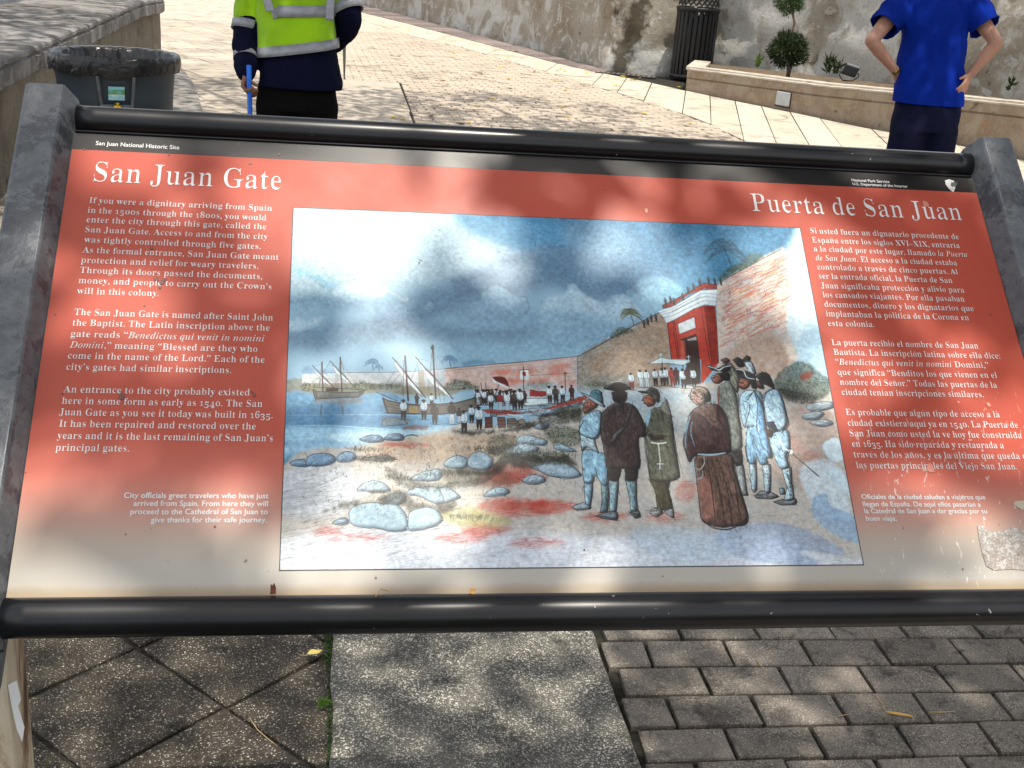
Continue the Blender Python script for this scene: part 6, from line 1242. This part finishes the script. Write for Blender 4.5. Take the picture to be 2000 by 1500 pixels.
for v in o.data.vertices: s_ = (v.co - g0).dot(HX); v.co.z += .0 if s_ > -.1 else (s_ + .1) * .5
def strap(pts, wd):
    bm = bmesh.new(); L = []; Rr = []
    for x, y in pts: L.append(bm.verts.new(P1(x - wd, y, -.17))); Rr.append(bm.verts.new(P1(x + wd, y, -.17)))
    for i in range(len(L) - 1): bm.faces.new((L[i], Rr[i], Rr[i + 1], L[i + 1]))
    o = bm_obj('reflective_tape', bm, M_TAPE, w, True); s = o.modifiers.new('sw', 'SUBSURF'); s.levels = s.render_levels = 2; s.subdivision_type = 'SIMPLE'; o.modifiers.new('t', 'SOLIDIFY').thickness = .003
strap([(516, -75), (513, -40), (518, -10), (526, 14), (528, 22)], 8.5); strap([(638, -75), (643, -40), (646, -10), (645, 16), (644, 40)], 7.5)
for a, b_, r_ in ((P1(485, 44), P1(482, 61), .081), (P1(480, 104, -.055), P1(480, 116, -.07), .063), (P1(675, 8), P1(681, 25), .081)):
    bm = bmesh.new(); d = (b_ - a).normalized(); u = d.orthogonal().normalized(); v_ = d.cross(u); loft(bm, [[p + (u * math.cos(t) + v_ * math.sin(t)) * r_ for t in np.linspace(0, 2 * PI, 24, endpoint=False)] for p in (a, b_)], cap=False); o = bm_obj('reflective_tape', bm, M_TAPE, w, True); o.modifiers.new('t', 'SOLIDIFY').thickness = .003
bm = bmesh.new(); loft(bm, rings_px([(506, 652, 160, .24, 0), (503, 655, 190, .25, 0), (502, 655, 215, .25, 0)], D1))
for s in (-1, 1):
    hip = P1(580 + s * 36, 205); kn = hip + Vector((0, 0, -.36)); an = kn + Vector((0, 0, -.32)); an.z = .09; chain(bm, [(hip, .115), (kn, .085), (an, .075)])
solid('trousers', bm, .012, M_BLK, w, 3, .006, (8, 8, 5), 4)
for s in (-1, 1):
    a = P1(580 + s * 36, 205); a.z = .05; bm = bmesh.new(); capsule(bm, a - HY * .04, a + HY * .17, .05, .045); [setattr(v.co, 'z', max(v.co.z, .002)) for v in bm.verts]; bm_obj('shoe', bm, M_SHOE, w, True)
bm = bmesh.new(); t0 = P1(486, 128, -.155); t1 = P1(488.5, 232, -.155); dd = (t1 - t0).normalized(); e = t1 + dd * ((t1.z - .03) / -dd.z); tube(bm, [t0, e], .0125, 14); st = bm_obj('handle', bm, simple('blue_plastic_tube', (.01, .10, .48), .35, .5, var=.1), None, True)
br = empty('broom', (e.x, e.y, 0), 'blue handled broom held upright by the worker in the reflective jacket', 'broom'); st.parent = br; st.matrix_parent_inverse = Matrix.Translation(-br.location)
bm = bmesh.new(); box(bm, (-.15, -.03, .05), (.15, .03, .09)); [setattr(v, 'co', v.co + Vector((e.x, e.y, 0))) for v in bm.verts]; bm_obj('broom_head', bm, M_BLACK, br, bevel=.006)
pts = np.array([(e.x + random.uniform(-.14, .14), e.y + random.uniform(-.025, .025), .055) for _ in range(400)]); leaves('bristles', pts, np.array([(random.gauss(0, .1), random.gauss(0, .1), -1) for _ in range(400)]), .05, .0012, M_BLACK, br, 4)
# --- man in a blue T-shirt, hands on hips, seen from behind
D2 = 8.0; P2 = lambda x, y, dd=0.0: at_d(x, y, D2 + dd); g1 = P2(1810, 250); q = empty('person', (g1.x, g1.y, 0), 'person seen from behind in a bright blue T-shirt and navy shorts, both hands on hips', 'person')
torso = [(1746, 1878, 212, .27, 0), (1746, 1878, 204, .29, 0), (1750, 1878, 180, .30, 0), (1756, 1880, 140, .30, 0), (1760, 1883, 100, .30, 0), (1762, 1886, 60, .30, 0), (1757, 1892, 25, .29, 0), (1752, 1898, -5, .27, 0), (1768, 1884, -26, .22, 0), (1800, 1852, -42, .15, 0)]
shL = P2(1762, 6); elL = P2(1702, 80, -.10); wrL = P2(1752, 143, .0); shR = P2(1892, 6); elR = P2(1946, 84, -.10); wrR = P2(1893, 148, -.06)
skin2 = skinmat('tanned_skin', (.42, .22, .15)); bm = bmesh.new(); hc = P2(1828, -88); chain(bm, [(P2(1826, -20), .08), (P2(1827, -55), .062), (hc, .065)]); head(bm, hc, 1.1, HY); chain(bm, [(P2(1822, 0), .12), (P2(1818, 90), .12), (P2(1812, 180), .13)])
for sh, el, wr in ((shL, elL, wrL), (shR, elR, wrR)): chain(bm, [(sh, .062), (sh.lerp(el, .5), .056), (el, .045), (el.lerp(wr, .3), .047), (el.lerp(wr, .7), .034), (wr, .027)])
hand(bm, wrR, P2(1880, 178, -.10) - wrR, -HX * .5 + HY * .5, -HX + Vector((0, 0, .2)) - HY * .3, .28, .19, .0105, (P2(1862, 159, -.19) - P2(1886, 150, -.10)))
hand(bm, wrL, P2(1764, 170, .04) - wrL, HX * .3 + HY, HX, .25, .19, .0105)
for s in (-1, 1):
    hip = P2(1808 + s * 30, 245); kn = hip + Vector((0, 0, -.32)) + HX * s * .02; an = kn.copy(); an.z = .09; chain(bm, [(hip, .11), (kn, .062), (kn.lerp(an, .4), .058), (an, .04), (an + HY * .15 + Vector((0, 0, -.05)), .036)])
solid('body', bm, .0065, skin2, q, 2)
bm = bmesh.new(); capsule(bm, hc + Vector((0, 0, .045)) - HY * .03, hc + Vector((0, 0, .06)), .1, .095, 18); solid('hair', bm, .008, simple('grey_brown_hair', (.12, .1, .08), .8, scale=90, bmp=.6), q, 1, .004, (60, 60, 60)); eyes(hc, 1.1, HY, q, M_EYE)
bm = bmesh.new(); loft(bm, rings_px(torso, D2))
chain(bm, [(shL, .098), (shL.lerp(elL, .3), .100), (shL.lerp(elL, .72), .098)]); chain(bm, [(shR, .098), (shR.lerp(elR, .3), .100), (shR.lerp(elR, .72), .098)])
solid('tshirt', bm, .011, cloth('bright_blue_jersey', (.002, .020, .25), .8), q, 3, .024, (7, 7, 2.0), 8, [(P2(1812, 202), Vector((0, 0, -1)), .32), (shL.lerp(elL, .62), (elL - shL).normalized(), .15), (shR.lerp(elR, .62), (elR - shR).normalized(), .15)])
bm = bmesh.new(); loft(bm, rings_px([(1752, 1872, 198, .26, 0), (1745, 1872, 225, .27, 0), (1742, 1868, 255, .27, 0)], D2))
for s in (-1, 1): hip = P2(1806 + s * 31, 258); kn = hip + Vector((0, 0, -.27)) + HX * s * .012; chain(bm, [(hip, .12), (kn, .115)])
solid('shorts', bm, .012, cloth('dark_navy_cotton', (.007, .008, .028), .75), q, 3, .010, (7, 7, 3), 12)
d = (wrL - elL).normalized(); c0 = elL.lerp(wrL, .93); u = d.orthogonal().normalized(); v_ = d.cross(u); bm = bmesh.new(); loft(bm, [[c0 + d * s + (u * math.cos(t) + v_ * math.sin(t)) * .034 for t in np.linspace(0, 2 * PI, 20, endpoint=False)] for s in (-.011, .011)], cap=False); wt = bm_obj('wristwatch', bm, simple('gold_and_black_watch', (.3, .2, .06), .3, .6, .6, var=.7, scale=60), q, True); wt.modifiers.new('t', 'SOLIDIFY').thickness = .006
for s in (-1, 1):
    a = P2(1808 + s * 34, 245); a.z = .055; bm = bmesh.new(); capsule(bm, a - HY * .04, a + HY * .18, .052, .046); [setattr(v.co, 'z', max(v.co.z, .002)) for v in bm.verts]; bm_obj('shoe', bm, simple('white_trainer', (.5, .5, .5), .6), q, True)
# crown clumps: centre, radii, number of leaves
CROWNS = [(.75, -1.75, 6.6, .85, .6, .4, 310), (1.75, -1.6, 6.5, .9, .6, .4, 330), (1.2, -.95, 6.7, 1.3, .5, .4, 420), (2.5, -1.0, 6.4, .8, .9, .5, 330), (-.1, -1.6, 6.8, .55, .6, .4, 180), (5.0, -.6, 6.6, 1.6, 1.5, .9, 5000), (3.9, -1.0, 8.2, 1.7, 1.4, .9, 5000), (.9, .9, 6.9, 1.3, .6, .6, 500), (.7, 3.2, 6.9, 1.3, 1.1, .7, 1700), (4.4, 4.7, 7.0, 1.8, 1.7, .9, 3300), (1.1, 5.5, 7.0, 1.7, 1.5, .7, 2000),
          (-1.6, 4.3, 6.6, 1.7, 1.6, .7, 3400), (-1.9, 7.3, 6.8, 1.7, 1.6, .8, 1300), (.9, 8.3, 7.0, 1.8, 1.6, .8, 1300), (3.1, 7.5, 7.2, 1.5, 1.6, .8, 1100), (-3.6, 7.7, 6.8, 1.5, 1.5, .7, 1500), (6.4, -3.4, 6.6, 2.0, 2.0, 1.1, 5000), (6.0, 1.6, 7.4, 1.5, 1.6, .8, 2500),
          (2.9, 9.5, 7.2, 1.9, 1.2, .7, 1100), (4.9, 7.6, 7, 1.0, 1.1, .6, 350), (-.4, 10.1, 7, 1.9, 1.2, .6, 1000)]
# ---------------------------------------------------------------- shade tree standing behind the camera to the right
tree = empty('shade_tree', (6.2, -4.0, 0), 'spreading leafy tree beyond the picture whose crown dapples the sign and plaza', 'tree')
rt = random.Random(21); bm = bmesh.new(); hub = Vector((5.6, -3.6, 3.6)); tube(bm, [(6.2, -4, -.1), (6.15, -3.95, .6), (6.0, -3.8, 2), hub], [.34, .27, .23, .2], 14); bm_obj('trunk', bm, M_BARK, tree, True)
gl = np.random.default_rng(4); P_ = []; bm = bmesh.new()
def crown(cx, cy, cz, rx, ry, rz, n, br=2):
    c = Vector((cx, cy, cz)); mid = hub.lerp(c, .5) + Vector((0, 0, .3)); tube(bm, [hub, mid, c + Vector((0, 0, -.2))], [.12, .08, .03], 7)
    sg = .10 if cy < -1.5 else .17; k = max(1, n // 22); p = gl.normal(size=(k, 3)); p /= np.linalg.norm(p, axis=1)[:, None]; p *= (gl.random(k) ** .45)[:, None]   # twigs, each carrying a spray of leaves
    p = p * [rx, ry, rz] + [cx, cy, cz]; P_.append(np.repeat(p, 22, 0) + gl.normal(size=(k * 22, 3)) * sg)
for a in CROWNS: crown(*a)
bm_obj('limbs', bm, M_BARK, tree, True)
P_ = np.concatenate(P_); N_ = gl.normal(size=P_.shape); N_[:, 2] -= .3
leaves('crown', P_, N_, .17, .045, leafmat('green_tree_leaf', (.03, .07, .012), (.08, .15, .03), .45, .35), tree, 9, .2)
# ---------------------------------------------------------------- fallen leaves, weeds and twigs
M_YL = leafmat('yellow_fallen_leaf', (.62, .42, .03), (.75, .58, .08), .6, .15); M_BL = simple('brown_fallen_leaf', (.22, .10, .03), .8, var=.5)
def leaf(p, L, yaw, m, label, group, seed=0, W=.5):
    r = random.Random(seed); bm = bmesh.new(); n = 9; rows = []
    for i in range(n):
        t = i / (n - 1); wd = L * W * .5 * math.sin(PI * min(1, t * 1.02) ** .8) + .0005; curl = L * .22 * (t - .45) ** 2 * 2.2 + r.uniform(0, .004)
        rows.append([bm.verts.new((t * L, s * wd, .004 + curl + abs(s) * wd * .45)) for s in (-1, -.5, 0, .5, 1)])
    for i in range(n - 1):
        for j in range(4): bm.faces.new((rows[i][j], rows[i][j + 1], rows[i + 1][j + 1], rows[i + 1][j]))
    st = [(t, 0, .004 + .002 * k) for k, t in enumerate((-.0, -L * .25, -L * .5))]; tube(bm, st, L * .018, 4)
    M = Matrix.Translation(p) @ Matrix.Rotation(yaw, 4, 'Z') @ Matrix.Rotation(r.uniform(-.15, .15), 4, 'X')
    for v in bm.verts: v.co = M @ v.co - Vector(p)
    o = bm_obj('fallen_leaf', bm, m, None, True); o.location = p; return tag(o, label, 'leaf', group)
for i, (x, y) in enumerate(((882, 104), (988, 155), (969, 194), (927, 207), (887, 212), (1105, 229), (917, 240), (904, 125), (987, 98), (989, 112), (983, 133), (1102, 176), (1080, 158), (1092, 136), (1103, 139), (1158, 141), (1150, 144), (1212, 150), (1222, 151), (1208, 168), (1230, 157), (866, 146), (922, 146), (880, 186), (780, 208), (776, 231), (792, 235), (530, 132), (796, 61), (863, 73), (1346, 242), (1253, 222), (1100, 210), (1330, 172), (1188, 148), (340, 185), (350, 52))):
    p = on_z(x, y, .008); leaf(p, rng.uniform(.055, .10), rng.uniform(0, 6.28), M_YL, ('yellow fallen leaf in the small drift at the foot of the old wall' if 1090 < x < 1235 and y < 170 else 'yellow fallen leaf on the pale tiles left of the worker' if x < 400 else 'yellow fallen leaf on the pale concrete band below the planter' if x > 1300 else 'yellow fallen leaf close behind the top rail of the sign' if y > 203 else 'small yellow fallen leaf lying among others on the sunlit brick plaza'), 'yellow leaves fallen on the plaza', i)
for i, (x, y) in enumerate(((1004, 101), (996, 95), (944, 145), (871, 160), (1045, 140), (1092, 139), (1239, 155), (1243, 158), (1247, 153), (1302, 215), (1377, 255), (1197, 255), (1002, 175), (865, 72), (820, 38), (925, 180), (841, 230), (893, 243))):
    p = on_z(x, y, .008); leaf(p, rng.uniform(.05, .10), rng.uniform(0, 6.28), M_BL, 'dry brown leaf scrap in the drift at the foot of the old wall' if 1090 <= x < 1260 and y < 165 else 'dry brown leaf scrap on the pale concrete band' if x > 1190 else 'dry brown leaf scrap lying on the brick plaza', 'brown leaf scraps fallen on the plaza', 50 + i)
leaf(on_z(600, 1283, .012), .036, R(12), leafmat('pale_yellow_leaf', (.6, .5, .13), (.66, .55, .18), .6, .1), 'pale yellow leaf with a stalk on the dark tiles below the sign', None, 90, .62)
weed('clover_sprig', 634, 1382, 0, .03, 9, 'bright green clover-like sprig growing at the edge of the slab strip', 31, leafmat('clover_green', (.10, .22, .03), (.16, .32, .05)), None, 'weed', .42, .004, 1.3)
M_MOSS = leafmat('dark_moss_leaf', (.02, .05, .012), (.06, .12, .03)); pts = []; nr = []
for k in range(900):
    y = rng.uniform(1225, 1300) if rng.random() < .55 else rng.uniform(1300, 1500); x = 650 - (y - 1235) * .02 - abs(rng.gauss(0, 9 if y < 1300 else 3.5)); p = on_z(x, y, .002); pts.append(p); nr.append((rng.gauss(0, 1), rng.gauss(0, 1), 1.2))
ms = leaves('joint_weeds', np.array(pts), np.array(nr), .0075, .0018, M_MOSS, None, 12); tag(ms, kind='stuff')
M_STRAW = simple('straw_coloured_twig', (.40, .28, .14), .8, var=.3)
def twig(pp, r, label, m=M_STRAW, z=.012):
    bm = bmesh.new(); P = [on_z(x, y, z + .002 * math.sin(i)) for i, (x, y) in enumerate(pp)]; tube(bm, P, [r] * (len(P) - 1) + [r * .4], 5); return tag(bm_obj('twig', bm, m, None, True), label, 'twig')
twig(((487, 1402), (502, 1424), (522, 1442), (543, 1458)), .0011, 'thin curved twig lying on the tiles left of the slab strip', z=.005)
twig(((1733, 1391), (1752, 1394), (1772, 1397), (1784, 1400)), .0035, 'thick golden straw lying in a brick joint at the lower right', simple('golden_straw', (.5, .3, .08), .8), .015)
twig(((1815, 1391), (1840, 1391), (1866, 1389)), .0016, 'straight pale straw beside the thick golden straw'); twig(((1700, 1232), (1708, 1242), (1714, 1249)), .0016, 'short brown twig across the brick joint just below the sign')
twig(((1478, 1289), (1484, 1297), (1490, 1304)), .0016, 'short tan twig crossing a brick joint left of centre right'); twig(((1712, 1360), (1722, 1373), (1730, 1390)), .0013, 'thin twig lying along an upright brick joint')
twig(((1633, 1399), (1650, 1396), (1664, 1394)), .001, 'faint brown twig in a brick joint near the bottom')
# scraps caught on the lower tube
def scrap(px, py, pts, col, label):
    a, bb = inv(px, py, .008); bm = bmesh.new(); prism(bm, [(x, y) for x, y in pts], 0, .002); o = bm_obj('scrap', bm, simple('scrap_' + str(px), col, .85, var=.4, scale=90), None); o.matrix_world = MS @ Matrix.Translation((a, -bb, .0125)); return tag(o, label, 'debris')
scrap(534, 1152, ((-.003, -.006), (.003, -.006), (.003, .001), (.001, .006), (-.001, .003), (-.003, .005)), (.10, .03, .02), 'dark red brown bark chip standing on the lower frame tube'); scrap(921, 1157, ((-.003, -.003), (.002, -.004), (.004, .002), (-.002, .003)), (.45, .24, .07), 'tan leaf fragment caught on the lower frame tube')
a, bb = inv(745, 1156, .02); bm = bmesh.new(); tube(bm, [(a - .006, -bb - .012, .014), (a - .006, -bb - .003, .02), (a - .001, -bb + .004, .018), (a + .008, -bb + .003, .014)], .0007, 5); o = bm_obj('twig', bm, M_STRAW); o.matrix_world = MS; tag(o, 'fine curled plant fibre caught on the lower frame tube', 'twig')
bpy.data.objects.remove(_to); bpy.data.scenes.remove(TMP)
